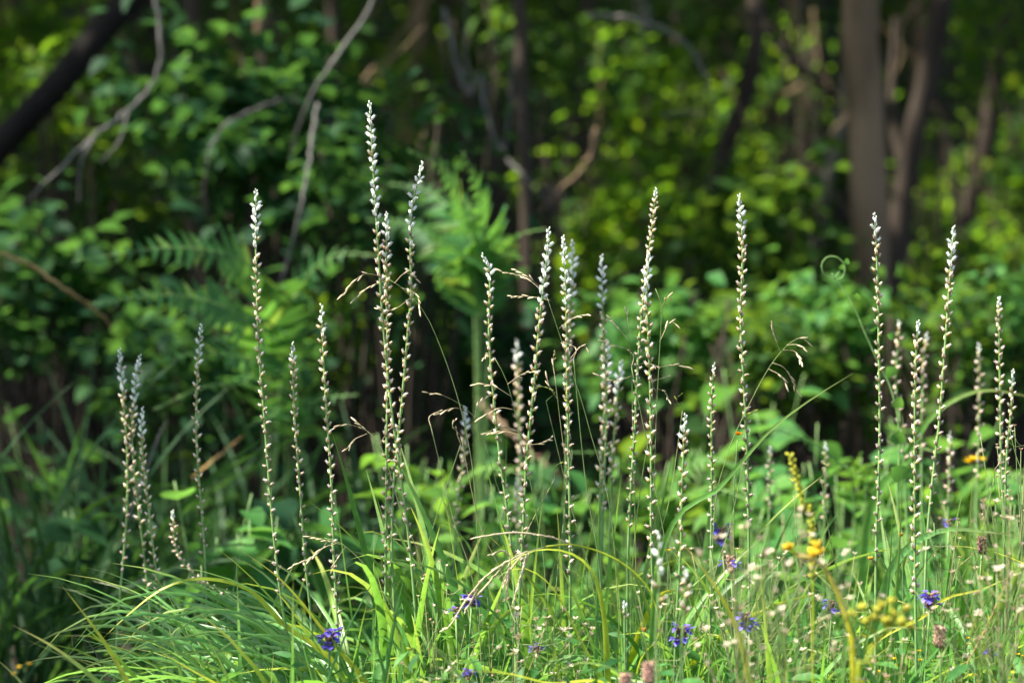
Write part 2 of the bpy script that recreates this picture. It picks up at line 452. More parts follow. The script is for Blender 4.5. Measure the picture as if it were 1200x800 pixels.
def open_gaps(p):
    keep = np.ones(len(p), dtype=bool)
    for g, r in zip(GP, GR):
        d = p-g
        al = d @ SD
        off = np.linalg.norm(d-al[:, None]*SD, axis=1)
        keep &= ~((al > 0.25) & (off < r*1.15))
    return p[keep]

# ------------------------------------------------------------------ trees
def clumps(center, radii, n_clump, per, spread, rng=RNG, shell=0.35):
    """leaf positions in uneven clumps through an ellipsoid"""
    d = rng.normal(size=(n_clump, 3)); d /= np.linalg.norm(d, axis=1)[:, None]
    r = rng.uniform(shell, 1.0, n_clump)**0.7
    c = np.asarray(center)+d*r[:, None]*np.asarray(radii)
    pts = np.repeat(c, per, 0)+rng.normal(size=(n_clump*per, 3))*spread*np.array([1, 1, 0.55])
    return pts, c

def tree(name, label, path_px, Y, r_base, r_top, mat, crown=None, low=None, group="trees of the wood", leafmat='leaf', limbs=()):
    """trunk through points of the photo down to the ground and up into a crown; crown = (dx, dy, z, rx, ry, rz, clumps, per)"""
    pts = [P(a, b, Y) for a, b in path_px]          # from the top down
    foot = pts[-1]+(pts[-1]-pts[-2])*0.5
    foot = Vector((foot.x, Y, gz(foot.x, Y)-0.05))
    base = Vector((foot.x, Y, gz(foot.x, Y)))
    up = (pts[0]-pts[1]).normalized()
    up = (up+Vector((0, 0, 0.6))).normalized()
    head = []
    if crown:
        top = Vector((pts[0].x+crown[0], Y+crown[1], crown[2]))
        head = [top, pts[0].lerp(top, 0.5)+up*0.25]
    path = list(reversed(head+pts+[foot]))
    t = thing(name, label, "tree", base, group)
    mb = MB(); tube(mb, smooth_path(path, 36), r_base, r_top, 10, 0.05)
    link("trunk", mb.mesh("trunk", mat, base), t)
    if limbs:
        for lp, r0, r1 in limbs:
            mb = MB(); tube(mb, smooth_path([P(a, b, c) for a, b, c in lp], 14), r0, r1, 7, 0.05)
            link("limb", mb.mesh("limb", mat, base), t)
    if crown:
        dx, dy, z, rx, ry, rz, nc, per = crown
        c = (pts[0].x+dx, Y+dy, z)
        p, cc = clumps(c, (rx, ry, rz), nc, per, 0.20)
        for k in range(0, nc, max(1, nc//7)):
            a = Vector(path[-2]).lerp(Vector(path[-1]), random.uniform(0.2, 1))
            b = Vector(cc[k])
            mid = a.lerp(b, 0.5)+Vector((0, 0, 0.12))
            mb = MB(); tube(mb, smooth_path([a, mid, b], 8), r_top*0.55, 0.006, 5)
            link("branch", mb.mesh("branch", mat, base), t)
        p = open_gaps(p)
        me = leaves_mesh("crown", TL3["ovate"], p, RNG.uniform(0.06, 0.115, len(p)), M[leafmat], base)
        tag(link("crown", me, t), kind="stuff")
    return t

tree("grey_tree", "straight grey-barked tree trunk, thickest upright trunk in the wood", [(1008, -20), (1012, 90), (1018, 210), (1021, 330), (1022, 440)], 9.6, 0.058, 0.047, M['bark_grey'],
     (0.2, 1.0, 4.6, 1.7, 1.3, 1.3, 46, 46))
tree("leaning_tree", "slim brown tree leaning away beside the thick grey trunk", [(1108, -20), (1090, 80), (1066, 180), (1052, 280), (1046, 420)], 10.2, 0.036, 0.028, M['bark_dark'],
     (0.6, 0.6, 4.3, 1.4, 1.2, 1.2, 34, 44), limbs=[([(1060, 210, 10.2), (1045, 130, 10.3), (1050, 20, 10.4)], 0.016, 0.010)])
tree("sinuous_tree", "dark sinuous stem snaking down behind the meadow spikes", [(885, -20), (872, 110), (842, 195), (816, 290), (800, 370), (778, 440)], 10.6, 0.03, 0.022, M['bark_dark'],
     (-0.3, 0.9, 4.4, 1.5, 1.3, 1.2, 34, 44))
tree("dark_tree", "dark leaning tree with black bark beside sunny foliage", [(1190, -20), (1168, 100), (1148, 200), (1128, 280), (1118, 420)], 11.2, 0.034, 0.028, M['bark_dark'],
     (1.0, 0.5, 4.6, 1.5, 1.3, 1.2, 30, 44))
tree("pale_tree", "pale soft trunk standing deep in the wood behind foliage", [(752, -20), (757, 80), (746, 200), (734, 330), (730, 430)], 12.6, 0.03, 0.024, M['bark_pale'],
     (0, 0.6, 4.8, 1.7, 1.5, 1.3, 36, 44))
tree("crooked_sapling", "pale crooked sapling leaning between the grey trunk and sinuous stem", [(1000, 40), (984, 150), (964, 230), (952, 330), (950, 440)], 11.6, 0.022, 0.018, M['bark_pale'],
     None)
tree("grey_sapling", "thin grey sapling beside the crooked pale one", [(930, -20), (940, 90), (948, 200), (944, 330), (945, 440)], 12.4, 0.022, 0.018, M['bark_grey'],
     (0, 0.5, 4.9, 1.3, 1.2, 1.0, 26, 44))
tree("slender_dark_tree", "slender dark trunk rising behind the shade fern", [(604, -20), (610, 100), (616, 220), (618, 320), (622, 430)], 9.2, 0.02, 0.016, M['bark_dark'],
     (-0.4, -0.4, 3.7, 1.5, 1.3, 0.9, 50, 50))
tree("leaning_black_tree", "heavy black trunk leaning out over the shade", [(190, -60), (130, 20), (75, 92), (20, 150), (-60, 240), (-150, 380), (-190, 520)], 8.9, 0.044, 0.032, M['bark_black'],
     (0.55, -0.6, 3.5, 1.7, 1.6, 0.9, 66, 52))
tree("thin_pole_tree", "thin brown pole of a young tree in the gloom above the fern", [(306, -20), (306, 60), (300, 150), (296, 300), (292, 430)], 9.0, 0.014, 0.011, M['bark_grey'],
     (0.25, -1.0, 3.5, 1.7, 1.4, 0.85, 66, 52))
tree("shadowed_tree", "shadowed brown trunk half hidden by leaves beyond the fern", [(388, -20), (392, 90), (396, 210), (390, 330), (388, 430)], 11.0, 0.022, 0.017, M['bark_dark'],
     (-0.2, 0.3, 4.2, 1.6, 1.4, 1.2, 40, 46))
tree("shadowed_tree", "dark brown trunk behind a screen of leaves near the black leaning trunk", [(222, -20), (226, 90), (231, 210), (233, 330), (236, 430)], 10.4, 0.024, 0.02, M['bark_dark'],
     (-0.4, 0.2, 4.2, 1.7, 1.4, 1.2, 40, 46))
tree("thin_dark_tree", "thin dark trunk between the slender trunk and the pale one", [(690, -20), (684, 100), (676, 210), (670, 300), (668, 430)], 11.8, 0.024, 0.02, M['bark_dark'],
     (0.1, 0.3, 4.5, 1.4, 1.3, 1.2, 34, 46))
tree("unseen_shade_tree", "unseen tree at the meadow edge, placed so its crown dapples the spikes with shade", [(-900, -200), (-905, 0), (-910, 200), (-915, 420)], 5.0, 0.10, 0.07, M['bark_grey'],
     (-1.2, -0.2, 4.2, 0.70, 1.2, 0.9, 30, 46), group="unseen meadow edge trees")  # stands out of view, put there to shade the left spikes
tree("unseen_shade_tree", "second unseen tree at the meadow edge, its thin spreading crown placed for shade", [(-700, -200), (-702, 0), (-705, 200), (-708, 420)], 6.6, 0.08, 0.06, M['bark_grey'],
     (-1.1, -0.2, 4.0, 0.9, 1.2, 0.9, 28, 46), group="unseen meadow edge trees")  # also out of view, crown shaped for the shade it casts
for k, (px, Y, r, bk) in enumerate([(120, 14.5, .06, 'bark_dark'), (470, 15, .06, 'bark_grey'), (560, 17, .07, 'bark_dark'), (830, 16, .06, 'bark_dark'), (1085, 15, .06, 'bark_grey'), (900, 18.5, .08, 'bark_grey'),
                                     (330, 18, .07, 'bark_grey'), (1160, 18, .07, 'bark_dark'), (30, 17, .07, 'bark_grey'), (-250, 12, .07, 'bark_dark'), (1450, 12.5, .07, 'bark_grey'), (1400, 16, .08, 'bark_dark')]):
    d = random.uniform(-25, 25)
    tree("far_tree", "blurred %s trunk of a far tree deep in the wood" % ("grey" if bk == 'bark_grey' else "dark brown"), [(px+d*2, -20), (px+d*1.1, 110), (px+d*0.3, 260), (px, 420)], Y, r*0.62, r*0.45, M[bk],
         (random.uniform(-.4, .4), random.uniform(-.2, .6), 5.2, 1.9, 1.7, 1.5, 36, 44), group="far grey trees" if bk == 'bark_grey' else "far dark trees")

# ------------------------------------------------------------------ shrubs
LEAFOBJ = {}
def leaf_proto(kind, mat):
    key = (kind, mat)
    if key not in LEAFOBJ:
        V, F, T = TL[kind]
        mb = MB(); mb.add(V.tolist(), F.tolist(), T.tolist())
        LEAFOBJ[key] = mb.mesh("leaf", M[mat])
    return LEAFOBJ[key]

def leaf_matrix(pos, size, rng=RNG, up=0.6):
    m = rot_mats(1, up, rng)[0]
    mm = Matrix([[m[i][j]*size for j in range(3)]+[pos[i]] for i in range(3)]+[[0, 0, 0, 1]])
    return mm

def shrub(name, label, px, py, Y, rx, rz, n_clump, per, mat, kind="ovate", size=(0.05, 0.09), single=0, group="understory shrubs", ry=None, cat="shrub", twig='bark_dark', spread=0.085):
    c = P(px, py, Y)
    k = Y/4000.0
    rx, rz = rx*k, rz*k
    ry = ry if ry else rx*0.7
    base = Vector((c.x, Y, gz(c.x, Y)))
    t = thing(name, label, cat, base, group)
    p, cc = clumps(c, (rx, ry, rz), n_clump, per, spread, shell=0.1)
    p = open_gaps(p)
    p = p[p[:, 2] > 0.06+np.array([gz(a, b) for a, b in p[:, :2]])]
    for q in range(0, n_clump, 2):
        e = Vector(cc[q]); e.z = max(e.z, base.z+0.08)
        a = base+Vector((random.uniform(-.06, .06), random.uniform(-.06, .06), -0.02))
        mid = a.lerp(e, 0.5)+Vector((random.uniform(-.08, .08), random.uniform(-.08, .08), 0.1*(e.z-a.z)))
        mb = MB(); tube(mb, smooth_path([a, mid, e], 9), 0.008, 0.003, 5)
        link("stem", mb.mesh("stem", M[twig], base), t)
    if single:
        order = np.argsort(p[:, 1])
        near, p = p[order[:single]], p[order[single:]]
        lm = leaf_proto(kind, mat)
        for q in near:
            link("leaf", lm, t, leaf_matrix(Vector(q)-base, random.uniform(*size)))
    if len(p):
        me = leaves_mesh("foliage", TL3[kind] if kind in TL3 else TL[kind], p, RNG.uniform(size[0], size[1], len(p)), M[mat], base)
        tag(link("foliage", me, t), kind="stuff")
    return t

S = shrub
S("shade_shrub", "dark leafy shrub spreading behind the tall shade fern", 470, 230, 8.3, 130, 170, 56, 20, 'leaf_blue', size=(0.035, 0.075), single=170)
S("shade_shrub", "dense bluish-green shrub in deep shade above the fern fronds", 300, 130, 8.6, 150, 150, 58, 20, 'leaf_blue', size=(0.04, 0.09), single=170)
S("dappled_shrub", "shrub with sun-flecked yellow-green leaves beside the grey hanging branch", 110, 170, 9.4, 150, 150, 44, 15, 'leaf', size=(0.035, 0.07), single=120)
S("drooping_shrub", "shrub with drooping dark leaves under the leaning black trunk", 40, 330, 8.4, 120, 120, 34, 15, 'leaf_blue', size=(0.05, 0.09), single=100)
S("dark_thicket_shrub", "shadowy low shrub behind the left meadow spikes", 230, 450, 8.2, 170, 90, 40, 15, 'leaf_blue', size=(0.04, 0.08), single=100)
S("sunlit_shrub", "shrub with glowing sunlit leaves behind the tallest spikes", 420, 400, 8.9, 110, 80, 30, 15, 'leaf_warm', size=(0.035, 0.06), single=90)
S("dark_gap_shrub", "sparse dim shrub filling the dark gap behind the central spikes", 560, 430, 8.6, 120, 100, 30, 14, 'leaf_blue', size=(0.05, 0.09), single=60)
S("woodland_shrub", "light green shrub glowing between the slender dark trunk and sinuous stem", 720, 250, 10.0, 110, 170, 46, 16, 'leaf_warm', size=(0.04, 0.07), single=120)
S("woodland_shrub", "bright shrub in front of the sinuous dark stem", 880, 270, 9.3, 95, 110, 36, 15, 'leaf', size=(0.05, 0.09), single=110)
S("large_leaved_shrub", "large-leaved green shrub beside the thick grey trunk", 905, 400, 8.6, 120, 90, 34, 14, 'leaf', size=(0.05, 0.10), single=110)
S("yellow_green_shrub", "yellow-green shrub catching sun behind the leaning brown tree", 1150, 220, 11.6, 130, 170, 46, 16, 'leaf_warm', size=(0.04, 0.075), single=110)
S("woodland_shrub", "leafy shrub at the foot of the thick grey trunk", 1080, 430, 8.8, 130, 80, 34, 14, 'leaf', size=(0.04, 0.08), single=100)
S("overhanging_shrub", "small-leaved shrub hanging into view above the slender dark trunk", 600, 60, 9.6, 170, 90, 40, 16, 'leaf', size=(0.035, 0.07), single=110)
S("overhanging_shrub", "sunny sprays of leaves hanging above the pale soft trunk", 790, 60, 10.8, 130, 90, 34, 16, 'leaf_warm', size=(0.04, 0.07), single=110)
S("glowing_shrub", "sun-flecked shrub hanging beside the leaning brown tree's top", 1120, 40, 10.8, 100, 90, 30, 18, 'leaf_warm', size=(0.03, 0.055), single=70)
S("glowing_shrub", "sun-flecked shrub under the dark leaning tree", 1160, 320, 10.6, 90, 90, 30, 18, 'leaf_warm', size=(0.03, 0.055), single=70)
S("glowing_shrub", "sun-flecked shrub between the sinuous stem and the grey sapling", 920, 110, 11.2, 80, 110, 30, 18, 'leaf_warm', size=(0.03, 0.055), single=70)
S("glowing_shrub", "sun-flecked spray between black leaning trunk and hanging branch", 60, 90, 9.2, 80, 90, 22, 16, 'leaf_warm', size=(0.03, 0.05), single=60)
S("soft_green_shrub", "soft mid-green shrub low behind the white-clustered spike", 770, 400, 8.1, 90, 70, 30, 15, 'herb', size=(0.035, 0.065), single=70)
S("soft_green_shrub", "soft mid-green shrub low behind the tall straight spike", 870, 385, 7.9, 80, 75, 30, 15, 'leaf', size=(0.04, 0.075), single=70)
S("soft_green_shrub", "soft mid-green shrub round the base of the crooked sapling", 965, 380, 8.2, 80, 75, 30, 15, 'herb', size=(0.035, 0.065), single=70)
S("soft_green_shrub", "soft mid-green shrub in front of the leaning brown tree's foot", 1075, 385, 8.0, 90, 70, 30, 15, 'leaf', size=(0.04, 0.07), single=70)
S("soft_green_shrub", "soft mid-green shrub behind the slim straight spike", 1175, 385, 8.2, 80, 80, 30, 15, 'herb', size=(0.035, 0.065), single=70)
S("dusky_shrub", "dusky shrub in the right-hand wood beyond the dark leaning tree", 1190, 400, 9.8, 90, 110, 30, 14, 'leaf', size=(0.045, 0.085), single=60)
for k in range(54):
    px = random.uniform(-60, 1260); py = random.uniform(-20, 450); Y = random.uniform(10.5, 16)
    mt = random.choice(['leaf', 'leaf_warm', 'leaf_warm', 'leaf_blue'])
    lb, gr = {'leaf': ("far mid-green shrub blurred among the trunks deep in the wood", "far mid-green shrubs"), 'leaf_warm': ("far yellow-green shrub blurred among the trunks deep in the wood", "far yellow-green shrubs"),
              'leaf_blue': ("far dark bluish shrub blurred among the trunks deep in the wood", "far dark shrubs")}[mt]
    S("far_shrub", lb, px, py, Y, random.uniform(80, 140), random.uniform(70, 130), 28, 18, mt, size=(0.03, 0.075), group=gr, kind='ovate')

def far_wood():
    n = 34000
    y = RNG.uniform(17, 30, n); x = RNG.uniform(-1, 1, n)*(y*0.30)
    z = RNG.uniform(0, 4.6, n)+0.2*(y-17)
    keep = (np.sin(x*1.9+y)+np.sin(z*2.3-x)+np.sin(y*1.3+z*1.1)) > -0.7
    pos = np.stack([x, y, z], 1)[keep]
    me = leaves_mesh("far_foliage", TL2["ovate"], pos, RNG.uniform(0.10, 0.20, len(pos)), M['leaf'], (0, 0, 0))
    tag(link("far_foliage", me), "blurred mass of foliage far up the wooded bank", "foliage", kind="stuff")
far_wood()
def added_canopy():  # leaf layer above the view, added to darken the wood and bank
    n = 105000
    y = RNG.uniform(8.1, 34, n); x = RNG.uniform(-13, 8, n)
    z = RNG.uniform(4.4, 8.0, n)+0.25*np.maximum(0, y-12)
    keep = (np.sin(x*1.3+y*0.7)+np.sin(y*1.9-x*0.6)+np.sin(x*2.7+1)) > -1.6
    pos = open_gaps(np.stack([x, y, z], 1)[keep])
    me = leaves_mesh("added_canopy", TL2["ovate"], pos, RNG.uniform(0.22, 0.40, len(pos)), M['leaf'], (0, 0, 0))
    tag(link("added_canopy", me), "unseen leaf canopy added high over the wooded bank to shade it", "foliage", kind="stuff")
added_canopy()

# ------------------------------------------------------------------ grass
def blade_curve(a0, a1, p, n=14):
    pts, q = [Vector((0, 0, 0))], Vector((0, 0, 0))
    for i in range(1, n+1):
        a = R(a0+(a1-a0)*((i-0.5)/n)**p)
        q = q+Vector((math.sin(a), 0, math.cos(a)))/n
        pts.append(q)
    return pts

CURVES = [(4, 30, 1.2), (6, 55, 1.4), (10, 85, 1.5), (12, 115, 1.6), (18, 135, 1.5), (22, 100, 1.2), (28, 125, 1.1), (8, 150, 2.2), (3, 18, 1.0), (15, 70, 1.0), (32, 150, 1.3), (6, 105, 2.6)]
BLADES = {}
def blade_tmpl(ci, w, n=14):
    mb = MB()
    pts = blade_curve(*CURVES[ci], n)
    roll = random.choice((-1, 1))*random.uniform(0.35, 1.15)
    vs, ts = [], []
    for i, p in enumerate(pts):
        u = i/(len(pts)-1)
        tan = (pts[min(len(pts)-1, i+1)]-pts[max(0, i-1)]).normalized()
        side = Quaternion(tan, roll*(0.6+0.6*u)) @ Vector((0, 1, 0))
        nor = side.cross(tan); h = w*0.5*blade_w(u)
        vs += [p-side*h+nor*h*0.3, p, p+side*h+nor*h*0.3]; ts += [u]*3
    mb.add(vs, [f for i in range(len(pts)-1) for f in ((i*3, i*3+1, i*3+4, i*3+3), (i*3+1, i*3+2, i*3+5, i*3+4))], ts)
    return mb
def blade_proto(ci, w, mat):
    key = (ci, w, mat)
    if key not in BLADES: BLADES[key] = blade_tmpl(ci, w).mesh("blade", M[mat])
    return BLADES[key]

def tussock(name, label, px, Y, n, L, az, mat, w=0.016, curves=range(12), rad=0.06, group=None, cat="grass tuft", yellow=0.0, tiltmax=0.12):
    x = (px-600)*Y/4000.0
    base = Vector((x, Y, gz(x, Y)))
    t = thing(name, label, cat, base, group)
    curves = list(curves)
    for i in range(n):
        ci = random.choice(curves)
        m = 'yellow_blade' if random.random() < yellow else mat
        an = R(random.uniform(*az))
        ln = random.uniform(*L)
        off = Vector((random.gauss(0, rad), random.gauss(0, rad*0.8), -0.01))
        mm = Matrix.Translation(off) @ Matrix.Rotation(an, 4, 'Z') @ Matrix.Rotation(random.uniform(-tiltmax, tiltmax), 4, 'X') @ Matrix.Diagonal((ln, ln, ln, 1))
        link("blade", blade_proto(ci, w, m), t, mm)
    return t

def scatter_blades(name, n, pos_fun, mat, w, L, curves):
    tm = []
    for ci in curves:
        mb = blade_tmpl(ci, w, 8); tm.append((np.array(mb.v), mb.f, mb.t))
    VV, FF, TT, o = [], [], [], 0
    for i in range(n):
        V, F, T = tm[i % len(tm)]
        x, y, h = pos_fun()
        ln = random.uniform(*L)*h
        a = random.uniform(0, 2*math.pi); c, s = math.cos(a)*ln, math.sin(a)*ln
        W = np.empty_like(V)
        W[:, 0] = V[:, 0]*c-V[:, 1]*s+x
        W[:, 1] = V[:, 0]*s+V[:, 1]*c+y
        W[:, 2] = V[:, 2]*ln+gz(x, y)-0.01
        VV.append(W); FF.append(np.array(F)+o); TT += T; o += len(V)
    V = np.concatenate(VV); F = np.concatenate(FF)
    me = bpy.data.meshes.new(name)
    me.vertices.add(len(V)); me.vertices.foreach_set("co", V.reshape(-1).astype(np.float32))
    me.loops.add(len(F)*4); me.loops.foreach_set("vertex_index", F.reshape(-1).astype(np.int32))
    me.polygons.add(len(F)); me.polygons.foreach_set("loop_start", np.arange(len(F), dtype=np.int32)*4)
    me.polygons.foreach_set("use_smooth", np.ones(len(F), dtype=bool))
    me.materials.append(M[mat])
    a = me.attributes.new("t", 'FLOAT', 'POINT'); a.data.foreach_set("value", TT)
    me.update(calc_edges=True)
    return me

def meadow_pos():
    while True:
        Y = random.uniform(4.5, 7.0)
        px = random.uniform(100, 1300)
        d = min(1, max(0.02, (px-190)/260.0))
        if Y > 6.2: d *= 0.45 if px > 420 else 0.1
        if random.random() < d: break
    h = 0.85+0.3*math.sin(px*0.011+Y*2.1)*0.5
    if Y < 4.9: h *= 0.72
    return (px-600)*Y/4000.0, Y, h
me = scatter_blades("meadow_grass", 4400, meadow_pos, 'grass', 0.022, (0.24, 0.52), [0, 1, 2, 3, 5, 8, 9, 11])
tag(link("meadow_grass", me), "fresh green grass filling the meadow round the flower spikes", "grass", kind="stuff")
def fine_pos():
    x, y, h = meadow_pos()
    return x, y, h
me = scatter_blades("fine_grass", 1100, fine_pos, 'sedge', 0.008, (0.25, 0.56), [0, 1, 2, 3, 8, 9])
tag(link("fine_grass", me), "fine thread-thin grass blades woven through the meadow", "grass", kind="stuff")
def floor_pos():
    Y = random.uniform(6.6, 13); px = random.uniform(-80, 1280)
    return (px-600)*Y/4000.0, Y, 1.0
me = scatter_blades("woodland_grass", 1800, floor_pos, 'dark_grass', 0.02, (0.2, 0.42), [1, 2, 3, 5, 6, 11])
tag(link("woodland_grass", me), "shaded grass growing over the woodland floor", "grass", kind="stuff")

G = "arching grass tufts of the meadow"
tussock("sedge_tussock", "large arching sedge tussock spilling over beside the blue-violet flower", 425, 5.25, 210, (0.40, 0.74), (112, 235), 'sedge', 0.0110, [3, 4, 6, 7, 10, 2], 0.075, yellow=0.02)
tussock("sedge_tussock", "second lower sedge tussock behind the large arching one", 350, 5.5, 100, (0.40, 0.66), (95, 255), 'sedge', 0.0110, [3, 4, 6, 10, 2], 0.07)
tussock("broad_grass_tuft", "upright broad-bladed grass tuft beside the base of the tallest spike", 480, 5.3, 44, (0.44, 0.70), (60, 300), 'grass', 0.022, [0, 1, 2, 5, 8, 11], 0.06, G, yellow=0.02)
tussock("broad_grass_tuft", "broad green grass tuft beneath the drooping straw seed head", 585, 5.35, 44, (0.44, 0.70), (0, 360), 'grass', 0.022, [0, 1, 2, 5, 8, 11], 0.07, G, yellow=0.02)
tussock("broad_grass_tuft", "broad green grass tuft behind the twin blurred foreground spikes", 720, 5.4, 44, (0.44, 0.70), (0, 360), 'grass', 0.022, [0, 1, 2, 5, 8, 11], 0.07, G, yellow=0.02)
tussock("broad_grass_tuft", "broad green grass tuft among dry cream seed heads", 880, 5.4, 36, (0.38, 0.62), (0, 360), 'grass', 0.022, [0, 1, 2, 5, 8, 11], 0.07, G, yellow=0.02)
tussock("broad_grass_tuft", "broad green grass tuft at the foot of the warm sunlit spike", 1060, 5.35, 40, (0.36, 0.60), (0, 360), 'grass', 0.024, [0, 1, 2, 5, 8, 11], 0.07, G, yellow=0.02)
tussock("broad_grass_tuft", "broad green grass tuft under the tangle of pale wiry stalks", 1170, 5.2, 36, (0.34, 0.54), (0, 360), 'grass', 0.02, [0, 1, 2, 5, 8, 11], 0.07, G, yellow=0.02)
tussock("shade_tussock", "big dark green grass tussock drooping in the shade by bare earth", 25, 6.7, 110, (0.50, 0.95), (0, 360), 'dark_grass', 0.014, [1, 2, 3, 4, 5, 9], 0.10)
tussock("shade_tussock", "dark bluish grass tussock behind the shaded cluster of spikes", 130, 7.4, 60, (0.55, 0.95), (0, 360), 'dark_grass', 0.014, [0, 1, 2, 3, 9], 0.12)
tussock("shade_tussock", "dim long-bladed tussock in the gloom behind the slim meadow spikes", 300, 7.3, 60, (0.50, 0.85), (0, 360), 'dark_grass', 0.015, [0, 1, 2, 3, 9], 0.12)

def place_blade(label, pts, Y, w, mat, **k):
    n = len(pts); dy = k.get("dy", 0.0)
    wp = [P(a, b, Y+dy*(i/(n-1)-0.5)) for i, (a, b) in enumerate(pts)]
    root = wp[0]
    if root.z > 0.03:
        d = (wp[0]-wp[1]).normalized()
        g = root+d*min(0.14, root.z*0.4)
        wp = [Vector((g.x+d.x*0.04, g.y, gz(g.x, g.y)-0.01)), g]+wp
    base = wp[0].copy()
    mb = MB(); ribbon(mb, smooth_path(wp, 34), w, k.get("face", (0.1, -0.8, 0.6)), 0.3, k.get("twist", 0.3))
    o = link("grass_blade", mb.mesh("grass_blade", M[mat], base))
    o.location = base
    tag(o, label, "grass blade", k.get("group"))
place_blade("bright yellow upright grass blade at the edge of the dark earth", [(152, 805), (130, 765), (105, 728), (72, 685)], 4.9, 0.010, 'yellow_blade')
place_blade("green blade with a withered pale tip leaning low over dark earth", [(122, 808), (95, 782), (58, 755), (13, 731)], 4.85, 0.011, 'grass')
place_blade("short stout green blade poking up over the bare earth", [(34, 812), (18, 792), (-6, 770)], 4.85, 0.012, 'grass')
place_blade("stiff yellow blade pointing out from under the sedge tussock", [(262, 806), (225, 785), (186, 762)], 4.9, 0.008, 'yellow_blade')
place_blade("yellow-green arching blade with downturned tip above the sedge tussock", [(330, 730), (290, 690), (235, 678), (190, 690), (150, 720), (120, 748)], 5.2, 0.010, 'yellow_blade')
place_blade("long green blade rising over the sedge tussock crown", [(420, 790), (380, 740), (330, 680), (270, 636)], 5.1, 0.007, 'yellow_blade')
place_blade("bright yellow blade slanting across dry seed heads", [(876, 790), (866, 745), (845, 700), (815, 655), (788, 624)], 4.75, 0.011, 'yellow_blade')
place_blade("pale arching blade bowed over the foreground seed heads", [(1010, 770), (985, 710), (950, 682), (905, 670), (893, 700), (890, 730)], 4.75, 0.009, 'grass')
place_blade("wide pale green blade arching beside the warm sunlit spike", [(1030, 720), (1042, 672), (1066, 640), (1105, 621), (1150, 622), (1190, 628)], 5.15, 0.016, 'sedge')
place_blade("broad upright bluish blade crossing behind the wide arching one", [(1060, 700), (1085, 660), (1108, 630)], 5.35, 0.012, 'sedge')
place_blade("narrow green blade slanting up over the soft leaves", [(845, 570), (870, 540), (905, 502), (950, 468), (1000, 437)], 5.0, 0.008, 'grass')
place_blade("arched pale blade glowing behind the soft tan spikes", [(1060, 540), (1085, 495), (1115, 470), (1155, 457), (1215, 466)], 6.0, 0.016, 'grass')
place_blade("upright bright green blade beside the tall dotted spike", [(1050, 700), (1055, 620), (1057, 545)], 5.1, 0.006, 'grass')
place_blade("thin straight upright blade near the warm sunlit spike", [(1040, 700), (1044, 640), (1047, 575)], 5.1, 0.005, 'grass')
place_blade("tall narrow upright blade among the central spikes", [(700, 700), (702, 610), (703, 525)], 5.2, 0.006, 'sedge')
place_blade("tall green blade standing between two central spikes", [(762, 680), (772, 610), (787, 540)], 5.5, 0.010, 'grass')
place_blade("curling yellow-green leaf bowed under the drooping seed head", [(712, 790), (708, 725), (695, 672), (668, 648), (632, 644), (605, 654), (590, 668)], 5.05, 0.009, 'yellow_blade')
place_blade("slender arched blade beneath the drooping seed head", [(705, 800), (675, 740), (650, 692), (622, 668), (596, 668), (580, 680)], 5.05, 0.006, 'yellow_blade')
place_blade("pale dried blade leaning low in the seed heads", [(550, 805), (520, 770), (490, 735)], 4.6, 0.012, 'sedge')
place_blade("yellow-green horizontal blade lying across the lower meadow", [(640, 800), (590, 788), (530, 786)], 4.8, 0.006, 'yellow_blade')
place_blade("long pale blade sweeping low past the blurred foreground spikes", [(745, 802), (715, 782), (680, 776), (655, 786)], 4.7, 0.009, 'sedge')
place_blade("green blade swept low beside the pink clover-like head", [(1085, 720), (1110, 700), (1150, 690), (1200, 668)], 5.1, 0.007, 'yellow_blade')
place_blade("yellowed slender blade lying over the wiry stalks", [(1200, 660), (1170, 648), (1130, 640), (1100, 640)], 5.1, 0.005, 'yellow_blade')
place_blade("upright lime blade beside the spike tip with orange fleck", [(1165, 680), (1167, 600), (1164, 540)], 5.2, 0.006, 'grass')

# ------------------------------------------------------------------ flower spikes
def lathe(prof, sides, teeth=0, flare=0.0):
    """prof: (radius, height) from base to tip, 1 tall; t runs with the height; teeth = little points at the mouth"""
    mb = MB(); vs, ts, fs = [], [], []
    for r, h in prof:
        for k in range(sides):
            a = 2*math.pi*k/sides
            vs.append((r*math.cos(a), r*math.sin(a), h)); ts.append(h)
    n = len(prof)
    for i in range(n-1):
        for k in range(sides):
            fs.append((i*sides+k, i*sides+(k+1) % sides, (i+1)*sides+(k+1) % sides, (i+1)*sides+k))
    o = len(vs)
    if teeth:
        r, h = prof[-1]
        for k in range(teeth):
            a0, a1 = 2*math.pi*(k-0.35)/teeth, 2*math.pi*(k+0.35)/teeth
            am = (a0+a1)/2
            b = len(vs)
            vs += [(r*math.cos(a0), r*math.sin(a0), h), (r*math.cos(a1), r*math.sin(a1), h), ((r+flare)*math.cos(am), (r+flare)*math.sin(am), h+0.17)]
            ts += [0.9, 0.9, 1.0]; fs.append((b, b+1, b+2))
    else:
        vs.append((0, 0, prof[-1][1]+0.03)); ts.append(1.0)
        for k in range(sides): fs.append(((n-1)*sides+k, (n-1)*sides+(k+1) % sides, o))
    mb.add(vs, fs, ts)
    return mb
bud = lathe([(0.06, 0), (0.22, 0.22), (0.28, 0.5), (0.20, 0.8), (0.07, 0.97)], 6)
flower = lathe([(0.07, 0), (0.24, 0.2), (0.29, 0.45), (0.23, 0.7), (0.17, 0.85)], 6, 6, 0.16)
cream = lathe([(0.07, 0), (0.25, 0.18), (0.28, 0.42), (0.19, 0.68), (0.12, 0.84)], 6, 5, 0.14)
caps = lathe([(0.06, 0), (0.27, 0.22), (0.31, 0.45), (0.18, 0.68), (0.11, 0.80)], 6, 4, 0.18)
